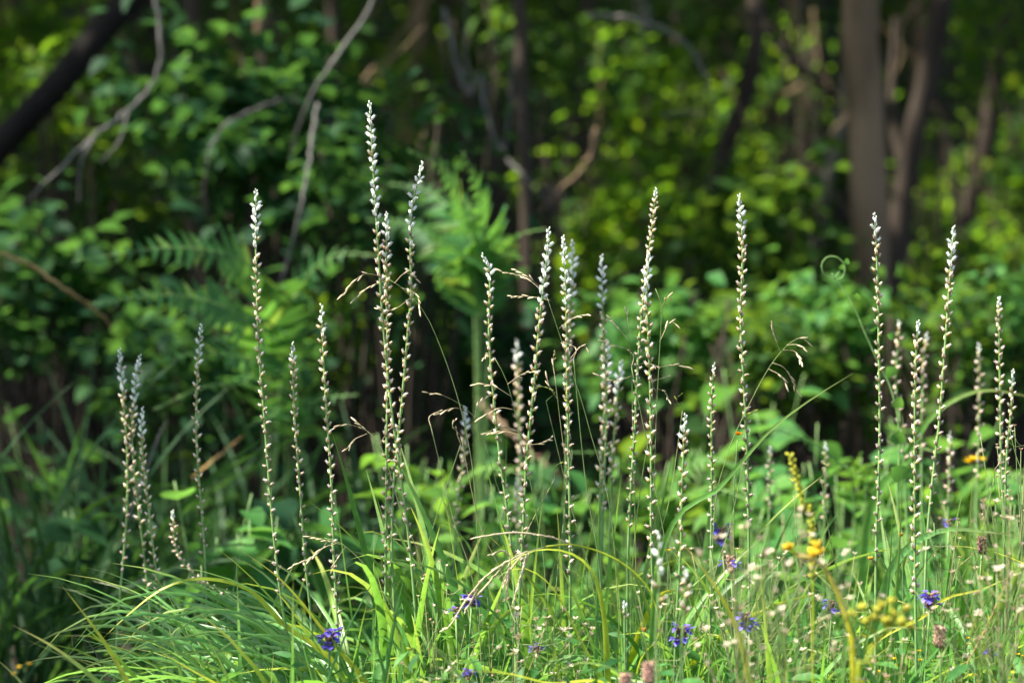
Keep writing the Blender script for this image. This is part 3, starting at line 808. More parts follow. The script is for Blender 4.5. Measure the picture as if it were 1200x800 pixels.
FL = {'bud': (bud, bud.mesh("floret", M['white_petal'])), 'white': (flower, flower.mesh("floret", M['white_petal'])),
      'cream': (cream, cream.mesh("floret", M['cream_petal'])), 'caps': (caps, caps.mesh("floret", M['capsule']))}
FMAT = [M['white_petal'], M['cream_petal'], M['capsule']]
FIDX = {'bud': 0, 'white': 0, 'cream': 1, 'caps': 2}

def spike(label, path, Y, floral, white=0.25, capf=0.62, size=1.0, single=True, dense=1.0, group="colicroot flower spikes", dy=0.0, stem_r=1.0):
    """path from the tip down, in photo points; floral = length of the flowering part in photo pixels"""
    k = Y/4000.0
    n = len(path)
    wp = [P(a, b, Y+dy*i/(n-1)) for i, (a, b) in enumerate(path)]
    low = wp[-1]
    d = (wp[-1]-wp[-2]).normalized()
    if low.z > 0.04:
        foot = Vector((low.x+d.x*low.z*0.5, low.y+random.uniform(-.03, .03), gz(low.x, low.y)))
        wp += [low.lerp(foot, 0.55)+Vector((d.x*0.03, 0, 0)), foot]
    base = wp[-1].copy()
    pts = smooth_path(wp, 80)
    t = thing("colicroot_spike", label, "flower spike", base, group)
    mb = MB()
    tube(mb, list(reversed(pts)), 0.0026*stem_r, 0.0011*stem_r, 6, rfun=lambda u: (0.0027-0.0011*u if u < 0.93 else 0.0016-0.011*(u-0.93))*stem_r)
    link("stem", mb.mesh("stem", M['stem_green'], base), t)
    cum = [0.0]
    for i in range(1, len(pts)): cum.append(cum[-1]+(pts[i]-pts[i-1]).length)
    def at(s):
        j = 0
        while j < len(cum)-2 and cum[j+1] < s: j += 1
        u = (s-cum[j])/(cum[j+1]-cum[j])
        return pts[j].lerp(pts[j+1], u), (pts[j]-pts[j+1]).normalized()
    total = floral*k
    s, ang, mbj = 0.001, random.uniform(0, 6.28), MB()
    vden, vskip, vmix = random.uniform(0.78, 1.02), random.uniform(0.0, 0.10), random.uniform(0.02, 0.16)
    while s < total:
        u = s/total
        p, tan = at(s)
        kind = 'bud' if s < 0.016 else ('white' if u < white*0.75+random.uniform(-.03, .03) else ('caps' if u > capf+random.uniform(-.06, .06) else 'cream'))
        if s > 0.02 and random.random() < vmix: kind = random.choice(('caps', 'cream'))
        grow = min(1.0, 0.42+s/0.05)
        L = 0.0108*size*grow*random.uniform(0.88, 1.12)*(0.92 if kind == 'caps' else 1.0)
        a = tan.orthogonal().normalized()
        out = Quaternion(tan, ang) @ a
        tilt = R(random.uniform(30, 50)) if kind != 'caps' else R(random.uniform(36, 60))
        if s < 0.02: tilt = R(18)
        ax = (tan*math.cos(tilt)+out*math.sin(tilt)).normalized()
        X = ax.orthogonal().normalized(); Yv = ax.cross(X)
        o = p+out*0.0009-base
        mm = Matrix([[X[i]*L*0.88, Yv[i]*L*0.88, ax[i]*L, o[i]] for i in range(3)]+[[0, 0, 0, 1]])
        src, me = FL[kind]
        if s > 0.03 and random.random() < vskip: pass
        elif single: link("floret", me, t, mm)
        else: mbj.add([mm @ Vector(v) for v in src.v], src.f, src.t, FIDX[kind])
        ang += R(137.5)+random.gauss(0, 0.25)
        s += (0.0036+0.0036*min(1, u*1.6)+0.006*max(0, u-0.6)**1.3+0.0022*random.random())/dense*size*vden
        if s < 0.016: s -= 0.0012
    if mbj.v:
        o = tag(link("florets", mbj.mesh("florets", FMAT), t), kind="stuff")
    return t

spike("tallest white-tipped flower spike of the meadow, rising from the paired stems", [(433, 120), (437, 190), (443, 290), (449, 380), (459, 480), (470, 560), (480, 640), (487, 720), (492, 800)], 5.2, 560, 0.33, 0.78)
spike("shorter spike pressed against the stem of the tallest spike", [(453, 250), (453, 330), (454, 420), (453, 520), (452, 640), (451, 800)], 5.22, 440, 0.2, 0.6)
spike("tall spike with bent white tip leaning toward the tallest spike", [(495, 191), (491, 210), (483, 240), (481, 300), (482, 340), (477, 400), (470, 480), (462, 560), (459, 640), (462, 720)], 5.22, 440, 0.3, 0.75)
spike("tall slender spike standing alone over the sedge tussock", [(300, 223), (300, 300), (303, 400), (309, 480), (315, 560), (322, 640), (334, 730), (350, 800)], 5.2, 480, 0.16, 0.55)
spike("thin shorter spike between two taller ones over the sedge tussock", [(343, 402), (345, 480), (352, 580), (358, 660), (365, 735)], 5.22, 290, 0.07, 0.5, 0.92)
spike("medium spike rising right above the blue-violet flower", [(377, 358), (379, 420), (384, 500), (389, 580), (391, 650), (396, 740), (398, 800)], 5.2, 390, 0.12, 0.5)
spike("shaded spike, one of a crowded trio, with pale bluish tip and straight top", [(140, 410), (144, 460), (149, 530), (149, 590), (145, 650), (139, 720)], 5.62, 260, 0.28, 0.8, 1.05)
spike("shaded spike of the crowded trio with its top leaning outward", [(164, 417), (159, 450), (155, 510), (158, 560), (164, 610), (172, 680), (178, 740)], 5.62, 290, 0.28, 0.8, 1.05)
spike("shortest spike of the shaded crowded trio", [(167, 478), (166, 510), (170, 560), (176, 610), (184, 680), (192, 740)], 5.5, 260, 0.18, 0.75)
spike("faded little spike without flowers leaning beside the shaded trio", [(202, 599), (206, 640), (222, 668), (250, 690), (290, 715)], 5.6, 130, 0.0, 0.1, 0.9, False)
spike("solitary shaded spike standing over bright young leaves", [(236, 381), (232, 430), (230, 500), (233, 560), (238, 620), (241, 680)], 5.5, 270, 0.22, 0.75)
spike("spike with its tip bent sideways beside a straw panicle", [(565, 299), (573, 315), (574, 340), (573, 390), (577, 450), (585, 530), (597, 620), (603, 700), (604, 800)], 5.2, 360, 0.16, 0.6)
spike("bright cream spike leaning among the crowded central group", [(643, 268), (640, 310), (633, 370), (625, 460), (617, 540), (612, 640), (608, 720), (606, 800)], 5.15, 400, 0.28, 0.75, 1.08)
spike("straight green-white spike beside the bright leaning cream spike", [(660, 278), (663, 330), (664, 400), (665, 470), (667, 560), (668, 640), (668, 720)], 5.22, 400, 0.25, 0.6)
spike("softly blurred spike directly behind the straight green-white one", [(671, 283), (671, 320), (668, 380), (666, 450), (663, 540)], 5.75, 260, 0.3, 0.8, 1.1, False)
spike("softly blurred tall spike standing near its shorter white-tipped twin", [(705, 300), (706, 350), (708, 410), (711, 470), (709, 540), (706, 620)], 5.65, 300, 0.3, 0.8, 1.1, False)
spike("blurred white-tipped short spike leaning on the soft tall one", [(712, 402), (711, 440), (707, 500), (704, 560), (704, 620)], 5.7, 200, 0.35, 0.9, 1.25, False)
spike("smallest blurred white-tipped spike in the crowded central group", [(728, 424), (724, 460), (719, 520), (716, 580)], 5.75, 150, 0.4, 0.9, 1.2, False)
spike("tall spike with small buds passing behind the white-clustered one", [(769, 221), (765, 260), (760, 300), (754, 350), (748, 420), (744, 500), (739, 580), (736, 650), (735, 740)], 5.3, 400, 0.05, 0.45, 0.85)
spike("bright spike crowned by a dense cluster of white flowers", [(761, 297), (758, 340), (760, 400), (762, 460), (763, 540), (763, 620), (765, 700), (766, 800)], 5.15, 400, 0.22, 0.68, 1.08)
spike("tall straight spike in front of the large-leaved shrub", [(866, 229), (869, 260), (870, 310), (868, 370), (871, 440), (875, 520), (877, 600), (878, 680), (879, 780)], 5.2, 390, 0.15, 0.5)
spike("short warm sunlit spike beside the yellow slanting blade", [(803, 487), (801, 530), (799, 580), (798, 640), (793, 720), (790, 800)], 5.05, 200, 0.15, 0.9, 1.1)
spike("slim pinkish spike between the tall straight one and the short sunlit one", [(837, 426), (834, 470), (834, 530), (834, 590), (833, 660)], 5.3, 210, 0.05, 0.5, 0.85)
spike("tall dotted spike in front of the thick grey tree trunk", [(1025, 251), (1027, 290), (1029, 350), (1030, 420), (1031, 480), (1030, 550), (1027, 630), (1026, 720), (1026, 800)], 5.2, 410, 0.14, 0.55)
spike("warm peach-coloured sunlit spike, brightest of its neighbours", [(1076, 377), (1073, 430), (1072, 500), (1072, 570), (1072, 640), (1073, 720), (1074, 800)], 5.1, 320, 0.08, 0.95, 1.12)
spike("tall curving spike with white tip leaning outward from the sunlit one", [(1118, 266), (1115, 300), (1110, 370), (1105, 440), (1100, 500), (1092, 570), (1086, 640), (1083, 720)], 5.3, 330, 0.22, 0.7, 1.05)
spike("slim straight spike with a tiny white tuft, near the wiry stalks", [(1171, 349), (1171, 400), (1172, 460), (1173, 530), (1176, 600)], 5.5, 240, 0.05, 0.7)
spike("short spike with white mid tuft tangled in wiry stalks", [(1187, 434), (1185, 480), (1180, 530), (1178, 590)], 5.4, 180, 0.15, 0.6, 0.9)
spike("blurred tan faded spike behind the slim straight one", [(1147, 404), (1148, 450), (1147, 520), (1144, 600)], 6.1, 160, 0.0, 0.1, 1.15, False)
spike("blurred tan spike with whitish tip beside the tall dotted spike", [(1054, 377), (1052, 410), (1050, 450), (1058, 520), (1062, 600)], 6.0, 180, 0.05, 0.2, 1.2, False)
spike("faint blurred faded spike just behind the warm peach-coloured one", [(1086, 392), (1082, 430), (1080, 500), (1080, 580)], 6.1, 150, 0.0, 0.1, 1.2, False)
spike("low blurred spike with a white tip behind the curving tall one", [(1113, 507), (1113, 540), (1111, 600)], 6.0, 90, 0.15, 0.5, 1.1, False)
spike("soft distant spike alone behind grass panicles", [(545, 478), (545, 520), (538, 575), (533, 630)], 5.9, 150, 0.25, 0.6, 1.1, False)
spike("faint very blurred spike behind the bright leaning cream spike", [(606, 400), (607, 450), (609, 520), (610, 600)], 6.3, 190, 0.2, 0.5, 1.2, False)
spike("low faint blurred spike deep between central stems", [(607, 562), (606, 590), (606, 640)], 6.2, 70, 0.3, 0.8, 1.2, False)
spike("dim brown faded spike behind the tall straight one", [(903, 524), (902, 560), (901, 620)], 6.1, 80, 0.0, 0.0, 1.0, False)
spike("dim faded spike beside the arching soft fern frond", [(968, 520), (967, 560), (966, 620)], 6.1, 90, 0.0, 0.0, 1.0, False)
spike("blurred foreground spike with large white open flowers and a tan bud tip", [(772, 626), (772, 650), (772, 690), (769, 740), (770, 810)], 4.55, 90, 0.75, 1.2, 1.35, True, 0.62)
spike("blurred foreground spike with dense tan bud tip", [(804, 670), (802, 710), (799, 760), (797, 820)], 4.55, 60, 0.2, 1.2, 1.2, True, 1.4)
spike("small spike just opening at its top beside curling leaf", [(732, 706), (732, 740), (733, 800)], 4.9, 22, 0.2, 0.9, 1.1, True, 1.2)

# ------------------------------------------------------------------ ferns
def pinna_mesh(mat, lobes=10):
    mb = MB(); vs, ts, fs = [], [], []
    for i in range(lobes*2+1):
        u = i/(lobes*2)
        w = 0.27*(1-u)**0.75*(1.0 if i % 2 == 0 else 0.60)+0.004
        vs += [(-w, u+(0.05 if i % 2 == 0 else 0)*(1-u), 0.05*w), (0, u, -0.08*u*u), (w, u+(0.05 if i % 2 == 0 else 0)*(1-u), 0.05*w)]; ts += [u]*3
    for i in range(lobes*2):
        a = i*3; fs += [(a, a+1, a+4, a+3), (a+1, a+2, a+5, a+4)]
    mb.add(vs, fs, ts)
    return mb.mesh("leaflet", M[mat])
PIN = {}
def fern(label, base_px, Y, fronds, mat='fern', group="ferns", name="fern"):
    """fronds: (list of (px, py, Y) from stalk to tip, longest leaflet in metres, pairs, roll)"""
    bx = (base_px-600)*Y/4000.0
    base = Vector((bx, Y, gz(bx, Y)))
    t = thing(name, label, "fern", base, group)
    if mat not in PIN: PIN[mat] = pinna_mesh(mat)
    for pts, lmax, pairs, nrm in fronds:
        wp = [base]+[P(*p) for p in pts]
        path = smooth_path(wp, 40)
        mb = MB(); tube(mb, path, 0.0032, 0.0010, 5)
        fo = link("frond", mb.mesh("frond", M['stem_green'], base), t)
        up = Vector(nrm).normalized()
        seg = [(path[i+1]-path[i]).length for i in range(39)]
        tot = sum(seg)
        d1 = (wp[1]-wp[0]).length/tot*0.95
        for q in range(pairs):
            u = d1+(1-d1)*(q+0.5)/pairs
            f = u*39; j = min(38, int(f))
            p = path[j].lerp(path[j+1], f-j); tan = (path[j+1]-path[j]).normalized()
            v = (u-d1)/(1-d1)
            L = lmax*(min(1, 0.65+v*1.6) if v < 0.22 else 1.0)*max(0.08, (1-v)**0.85)
            sd = tan.cross(up).normalized()
            nn = sd.cross(tan)
            for s in (-1, 1):
                Yv = (sd*s*0.92+tan*0.40+nn*random.uniform(-.38, .10)).normalized()
                X = Yv.cross(nn).normalized(); Z = X.cross(Yv)
                l = L*random.uniform(0.82, 1.14)
                o = p-base
                mm = Matrix([[X[i]*l, Yv[i]*l, Z[i]*l, o[i]] for i in range(3)]+[[0, 0, 0, 1]])
                link("leaflet", PIN[mat], fo, mm)
    return t
fern("large shade fern spreading level fronds beneath the grey hanging branch", 300, 7.6,
     [([(318, 400, 7.3), (300, 318, 7.1), (215, 290, 6.95), (85, 306, 6.85)], 0.125, 28, (0, -0.9, 0.42)),
      ([(310, 420, 7.2), (285, 372, 7.0), (210, 346, 6.9), (105, 356, 6.8)], 0.12, 27, (0.05, -0.88, 0.45)),
      ([(330, 430, 7.4), (305, 425, 7.1), (240, 414, 6.95), (150, 432, 6.8)], 0.10, 24, (0, -0.85, 0.5)),
      ([(330, 420, 7.7), (350, 340, 7.6), (390, 300, 7.5), (450, 300, 7.4)], 0.09, 15, (0, -0.85, 0.5)),
      ([(310, 470, 7.3), (280, 450, 7.0), (235, 455, 6.8), (180, 480, 6.7)], 0.075, 14, (0, -0.8, 0.55))])
fern("tall shade fern with upright fronds in front of the slender dark trunk", 560, 7.5,
     [([(555, 345, 7.5), (530, 300, 7.6), (480, 262, 7.7), (430, 258, 7.7)], 0.12, 22, (0.1, -0.8, 0.5)), ([(560, 340, 7.5), (545, 270, 7.6), (505, 226, 7.7), (455, 215, 7.75)], 0.12, 22, (0.2, -0.8, 0.45)),
      ([(562, 340, 7.4), (548, 262, 7.2), (520, 200, 7.05), (478, 176, 6.95)], 0.12, 24, (0.35, -0.75, 0.45)),
      ([(570, 340, 7.4), (566, 270, 7.2), (560, 220, 7.1), (542, 178, 7.0)], 0.115, 22, (0.2, -0.85, 0.45)),
      ([(560, 350, 7.4), (540, 300, 7.2), (505, 270, 7.05), (455, 262, 6.95)], 0.115, 22, (0.1, -0.65, 0.7)),
      ([(575, 350, 7.4), (590, 300, 7.2), (610, 275, 7.1), (640, 268, 7.0)], 0.075, 12, (-0.1, -0.65, 0.7))])
fern("low shade fern beyond the solitary shaded spike", 330, 7.6,
     [([(345, 500, 7.3), (370, 470, 7.1), (420, 462, 7.0)], 0.08, 14, (0, -0.85, 0.5)), ([(335, 500, 7.3), (318, 488, 7.1), (290, 500, 6.9)], 0.07, 13, (0, -0.85, 0.5))])
fern("bright sunlit fern behind the crowded central spikes", 770, 6.9,
     [([(765, 600, 6.8), (745, 555, 6.7), (715, 532, 6.6), (672, 530, 6.55)], 0.075, 14, (0, -0.75, 0.65)),
      ([(775, 600, 6.8), (795, 556, 6.75), (825, 538, 6.7), (868, 545, 6.65)], 0.075, 14, (0, -0.75, 0.65)),
      ([(770, 610, 6.8), (748, 585, 6.6), (710, 572, 6.45), (668, 585, 6.4)], 0.07, 13, (0, -0.75, 0.65)),
      ([(775, 610, 6.8), (805, 580, 6.6), (840, 572, 6.5), (885, 590, 6.4)], 0.07, 13, (0, -0.75, 0.65))], 'fern_sun')
fern("soft fern with one arching frond behind the tall straight spike", 1010, 6.6,
     [([(1000, 580, 6.5), (985, 545, 6.4), (950, 518, 6.3), (905, 502, 6.2)], 0.055, 14, (0, -0.75, 0.65)),
      ([(1015, 580, 6.5), (1030, 540, 6.4), (1060, 522, 6.3), (1100, 530, 6.2)], 0.055, 13, (0, -0.75, 0.65))], 'fern_sun')
fern("bright fern behind the wiry stalks near the yellow bloom", 1120, 6.9,
     [([(1115, 600, 6.8), (1095, 565, 6.7), (1060, 552, 6.6), (1020, 562, 6.5)], 0.07, 13, (0, -0.75, 0.65)),
      ([(1125, 600, 6.8), (1150, 565, 6.7), (1185, 555, 6.6), (1230, 565, 6.5)], 0.07, 13, (0, -0.75, 0.65))], 'fern_sun')
fern("fresh fern low behind the tall bent-tip spike", 520, 7.0,
     [([(515, 600, 6.9), (500, 560, 6.8), (470, 545, 6.7), (430, 552, 6.6)], 0.075, 13, (0, -0.75, 0.65)),
      ([(525, 600, 6.9), (545, 560, 6.8), (580, 548, 6.7), (625, 560, 6.6)], 0.075, 13, (0, -0.75, 0.65))], 'fern_sun')

# ------------------------------------------------------------------ broad-leaved herbs
def herb(label, px, Y, top, spread, n, size, mat='herb', kind='heart', name="leafy_herb", group="leafy herbs behind the meadow", lo=0.25, stem='stem_green'):
    """upright stems with broad leaves; top and spread in photo pixels"""
    k = Y/4000.0
    x = (px-600)*k
    base = Vector((x, Y, gz(x, Y)))
    h = CAM_Z-(top-400)*k-base.z
    t = thing(name, label, "plant", base, group)
    ns = max(2, n//5)
    lm = leaf_proto(kind, mat)
    for s in range(ns):
        e = Vector((random.uniform(-1, 1)*spread*k, random.uniform(-.7, .7)*spread*k, h*random.uniform(0.72, 1.0)))
        pth = smooth_path([Vector((random.uniform(-.02, .02), random.uniform(-.02, .02), -0.01)), Vector((e.x*0.35, e.y*0.35, e.z*0.55)), e], 10)
        mb = MB(); tube(mb, pth, 0.003, 0.0014, 5)
        link("stem", mb.mesh("stem", M[stem]), t)
        m = n//ns
        for q in range(m):
            u = lo+(1-lo)*(q+0.6)/m
            j = min(8, int(u*9)); p = pth[j].lerp(pth[j+1], u*9-j)
            link("leaf", lm, t, leaf_matrix(p, random.uniform(*size), up=0.7))
    return t
herb("young plant with rounded bright leaves beside the solitary shaded spike", 245, 6.35, 545, 55, 22, (0.05, 0.085))
herb("broad dark-leaved plant low behind the shaded trio of spikes", 105, 6.6, 575, 50, 20, (0.07, 0.10), 'leaf_blue')
herb("broad-leaved plant in soft shade behind the sedge tussock", 330, 6.6, 560, 70, 26, (0.08, 0.12), 'leaf_blue')
herb("pale green broad-leaved plant behind the sedge tussock", 300, 6.3, 585, 55, 22, (0.06, 0.10))
herb("leafy plant behind the medium spike above the violet flower", 405, 6.5, 570, 60, 22, (0.07, 0.11))
herb("low leafy plant nestled under the small faded spike", 190, 6.1, 640, 55, 20, (0.05, 0.08))
herb("small heart-leaved plant at the edge of the sedge tussock", 240, 5.75, 652, 20, 8, (0.028, 0.04))
herb("light green broad-leaved plant beside the arching fern frond", 950, 6.9, 470, 70, 34, (0.06, 0.10))
herb("tall light green leafy plant in front of the large-leaved shrub", 880, 7.4, 430, 70, 40, (0.06, 0.10))
herb("soft green leafy plant behind the wide arching blade", 1010, 7.0, 480, 70, 34, (0.06, 0.10))
herb("soft leafy plant below the leaning brown tree", 1090, 7.2, 470, 80, 38, (0.06, 0.10))
herb("soft leafy plant behind the slim straight spike", 1180, 7.0, 490, 60, 34, (0.06, 0.09))
herb("bluish leafy plant behind the fresh low fern", 590, 7.4, 530, 90, 34, (0.06, 0.10), 'leaf_blue')
herb("leafy plant filling the shade behind the crowded central spikes", 690, 7.3, 510, 80, 34, (0.05, 0.09), 'leaf')
herb("leafy plant beyond the bright sunlit fern", 800, 7.6, 470, 80, 34, (0.06, 0.10), 'leaf')
herb("low plant with long leaves under the tall straight spike", 860, 6.4, 590, 60, 26, (0.06, 0.09), 'herb', 'ovate')
herb("low plant with pointed leaves behind the violet flower stalks", 960, 6.3, 590, 70, 28, (0.06, 0.09), 'herb', 'ovate')
herb("low plant with pointed leaves behind the peach-coloured spike", 1110, 6.3, 580, 70, 28, (0.06, 0.09), 'herb', 'ovate')
herb("dark leafy plant in gloom at the foot of the shade fern", 420, 7.6, 500, 80, 30, (0.05, 0.09), 'leaf_blue')
herb("dark leafy plant in gloom beyond the tall dark tussock", 60, 7.8, 470, 80, 34, (0.05, 0.09), 'leaf_blue')
herb("dark leafy plant low between the two dim tussocks", 210, 7.7, 520, 80, 30, (0.05, 0.09), 'leaf_blue')
for hx, hY, hd in [(560, 6.6, "between the fresh fern and the soft distant spike"), (640, 6.7, "behind the bowed straw seed head"), (740, 6.8, "under the bright sunlit fern"), (830, 6.9, "behind the slim pinkish spike"),
                   (900, 6.7, "behind the dim faded spike"), (985, 6.6, "below the arching soft frond"), (1060, 6.7, "behind the tall dotted spike"), (1150, 6.7, "under the soft yellow bloom"), (1205, 6.5, "beyond the wiry stalk tangle"), (480, 6.7, "behind the tallest pair of stems")]:
    herb("light green bushy plant "+hd, hx, hY, random.uniform(500, 545), 62, 44, (0.04, 0.075), random.choice(['herb', 'fern_sun']), 'ovate', name="bushy_herb", group="bushy herbs behind the meadow")
FG = ["woodland herbs far behind the meadow"]
for k in range(46):
    px = random.uniform(-40, 1240); Y = random.uniform(8.0, 11.5)
    mt = random.choice(['leaf', 'leaf_blue', 'herb', 'herb'])
    lb = {'leaf': "mid-green", 'leaf_blue': "dark bluish", 'herb': "bright green"}[mt]
    herb("low blurred %s leafy plant on the woodland floor" % lb, px, Y, 400+0.35*4000/Y*random.uniform(0.4, 1.5), 70, 24, (0.06, 0.11), mt, 'ovate', group=lb+" "+FG[0])

# meadow understory: small leaves nobody could count
def small_leaves():
    n = 9000; pos = []
    while len(pos) < n:
        Y = random.uniform(4.6, 6.8); px = random.uniform(120, 1280)
        d = min(1, max(0.05, (px-200)/300.0))
        if random.random() < d:
            pos.append(((px-600)*Y/4000.0, Y, random.uniform(0.03, 0.36)*random.uniform(0.5, 1)))
    me = leaves_mesh("meadow_herbs", TL3["lance"], np.array(pos), RNG.uniform(0.02, 0.06, n), M['herb'], (0, 0, 0), 0.45)
    tag(link("meadow_herbs", me), "small narrow herb leaves packed between the meadow grasses", "ground cover", kind="stuff")
small_leaves()

# ------------------------------------------------------------------ dead branches and vines in the wood
def branch(name, label, pts, r0, r1, mat, twigs=(), cat="branch", group="bare branches in the wood", sides=7):
    wp = [P(*p) for p in pts]
    base = wp[0].copy()
    path = smooth_path(wp, 40)
    path = [p+Vector((random.gauss(0, 1), random.gauss(0, 1), random.gauss(0, 1)))*r0*0.25 for p in path]
    t = thing(name, label, cat, base, group)
    mb = MB(); tube(mb, path, r0*0.6, r1*0.6, sides, 0.12, rfun=lambda u: (r0+(r1-r0)*u)*0.6*(1 if u < 0.8 else max(0.12, (1-u)/0.2)))
    link("stem", mb.mesh("stem", M[mat], base), t)
    for tw in twigs:
        mb = MB(); tube(mb, smooth_path([P(*p) for p in tw], 14), r1*0.6, r1*0.25, 5, 0.1)
        link("twig", mb.mesh("twig", M[mat], base), t)
branch("hanging_branch", "grey weathered branch hanging in a long curve before the dark trunk", [(182, -30, 7.9), (186, 30, 7.9), (188, 62, 7.9), (180, 96, 7.9), (150, 130, 7.9), (112, 158, 7.85), (80, 188, 7.8), (45, 222, 7.8), (8, 258, 7.8)], 0.0085, 0.005, 'twig_grey',
       [[(112, 158, 7.85), (95, 190, 7.8), (92, 240, 7.8)], [(150, 130, 7.9), (140, 165, 7.85), (118, 190, 7.8)]])
branch("broken_branch", "short grey broken branch poking from the shade shrub", [(390, 150, 8.6), (352, 122, 8.4), (330, 118, 8.2), (305, 126, 8.1), (278, 138, 8.0), (258, 155, 7.95), (247, 172, 7.9), (240, 215, 8.0), (238, 260, 8.3)], 0.007, 0.004, 'twig_grey')
branch("slanting_branch", "grey twig slanting down out of dark leaves", [(445, -20, 8.0), (425, 22, 8.0), (398, 62, 7.95), (372, 98, 7.9), (350, 150, 8.0), (338, 200, 8.3)], 0.007, 0.004, 'twig_grey')
branch("drooping_branch", "thin brown stem drooping beside the shade fern", [(372, 120, 7.9), (362, 190, 7.7), (352, 245, 7.6), (340, 292, 7.6), (326, 345, 7.6), (322, 380, 7.6)], 0.0055, 0.004, 'twig_grey')
branch("grey_vine", "curving grey woody vine swinging past the slender dark trunk", [(520, 10, 9.0), (540, 90, 9.0), (552, 110, 8.9), (562, 85, 8.9), (572, 140, 8.8), (590, 180, 8.8), (618, 212, 8.7), (645, 240, 8.7), (655, 275, 8.7)], 0.010, 0.006, 'twig_grey',
       [[(552, 110, 8.9), (545, 60, 9.0), (548, 0, 9.0)], [(590, 180, 8.8), (598, 120, 8.9), (600, 40, 8.9)], [(618, 212, 8.7), (650, 225, 8.6), (690, 250, 8.6)]], "vine")
branch("pale_vine", "pale thin vine arching down in front of the pale soft trunk", [(690, 18, 8.9), (730, 20, 8.8), (775, 32, 8.7), (808, 55, 8.7), (828, 95, 8.7), (838, 130, 8.7), (848, 165, 8.7)], 0.008, 0.0045, 'twig_grey',
       [[(775, 135, 8.7), (808, 132, 8.7), (838, 136, 8.7)]], "vine")
branch("dark_limb", "dark crooked limb reaching against the thick grey trunk", [(880, 10, 9.4), (905, 42, 9.4), (930, 72, 9.4), (960, 98, 9.5), (992, 135, 9.6)], 0.018, 0.014, 'bark_dark', [[(905, 42, 9.4), (915, 10, 9.3), (912, -30, 9.3)]])
branch("tan_stalk", "yellowish tan stalk bowed under the level fern fronds", [(-20, 290, 7.1), (30, 308, 7.1), (75, 338, 7.1), (110, 362, 7.15), (140, 392, 7.2)], 0.006, 0.005, 'twig_tan')
branch("fallen_branch", "pale fallen branch lying behind the crowded central stems", [(560, 470, 8.0), (590, 500, 7.9), (630, 535, 7.8), (660, 560, 7.7)], 0.010, 0.006, 'bark_grey')
branch("fallen_branch", "grey horizontal branch lying behind the bent-tip spike", [(380, 385, 9.4), (440, 372, 9.3), (500, 402, 9.2), (570, 420, 9.1), (640, 425, 9.0)], 0.012, 0.008, 'twig_grey')
branch("fallen_branch", "low brown stick leaning in gloom behind the solitary shaded spike", [(225, 560, 6.9), (255, 535, 6.9), (285, 510, 6.95)], 0.005, 0.004, 'twig_tan')
branch("fallen_branch", "thin dead stick slanting behind the shaded trio", [(150, 610, 6.6), (175, 540, 6.6), (195, 490, 6.6)], 0.004, 0.003, 'twig_grey')
rb = random.Random(5)
for k in range(40):
    px, py, Y = rb.uniform(100, 1200), rb.uniform(-20, 280), rb.uniform(8.8, 12)
    dx, dy = rb.uniform(-120, 120), rb.uniform(60, 200)
    branch("bare_twig", "bare blurred twig crossing the gloom between the trunks", [(px, py, Y), (px+dx*0.4+rb.uniform(-20, 20), py+dy*0.4, Y), (px+dx*0.7, py+dy*0.75, Y), (px+dx, py+dy, Y)],
           rb.uniform(0.004, 0.010), 0.004, 'bark_grey', group="bare twigs between the trunks")

def vine(label, pts, Y, leaves):
    wp = [P(a, b, Y) for a, b in pts]
    g = Vector((wp[-1].x+0.03, Y, gz(wp[-1].x, Y)))
    base = g.copy()
    t = thing("climbing_vine", label, "vine", base)
    mb = MB(); tube(mb, smooth_path(wp+[wp[-1].lerp(g, 0.5), g], 190), 0.0009, 0.0030, 6)
    link("stem", mb.mesh("stem", M['stem_green'], base), t)
    for a, b, s in leaves:
        link("leaf", leaf_proto('heart', 'herb'), t, Matrix.Translation(P(a, b, Y-0.02)-base) @ Matrix.Rotation(random.uniform(-.7, .7), 4, 'Y') @ Matrix.Rotation(R(-65), 4, 'X') @ Matrix.Rotation(random.uniform(2, 4), 4, 'Z') @ Matrix.Diagonal((s*0.68, s*0.68, s*0.68, 1)))
vine("green climbing vine with curled tendril tip and small round leaves", [(984, 318), (976, 326), (966, 322), (963, 310), (970, 301), (982, 302), (990, 312), (988, 324), (980, 328), (974, 320), (982, 330), (993, 346), (1003, 364), (1011, 384), (1020, 404), (1032, 430), (1044, 455), (1052, 490), (1054, 530), (1052, 590)], 5.75,
     [(992, 310, 0.018), (986, 316, 0.016), (1004, 352, 0.022), (1018, 385, 0.026), (1048, 440, 0.034), (1048, 395, 0.022), (1052, 478, 0.032), (1052, 520, 0.04), (1060, 560, 0.05)])

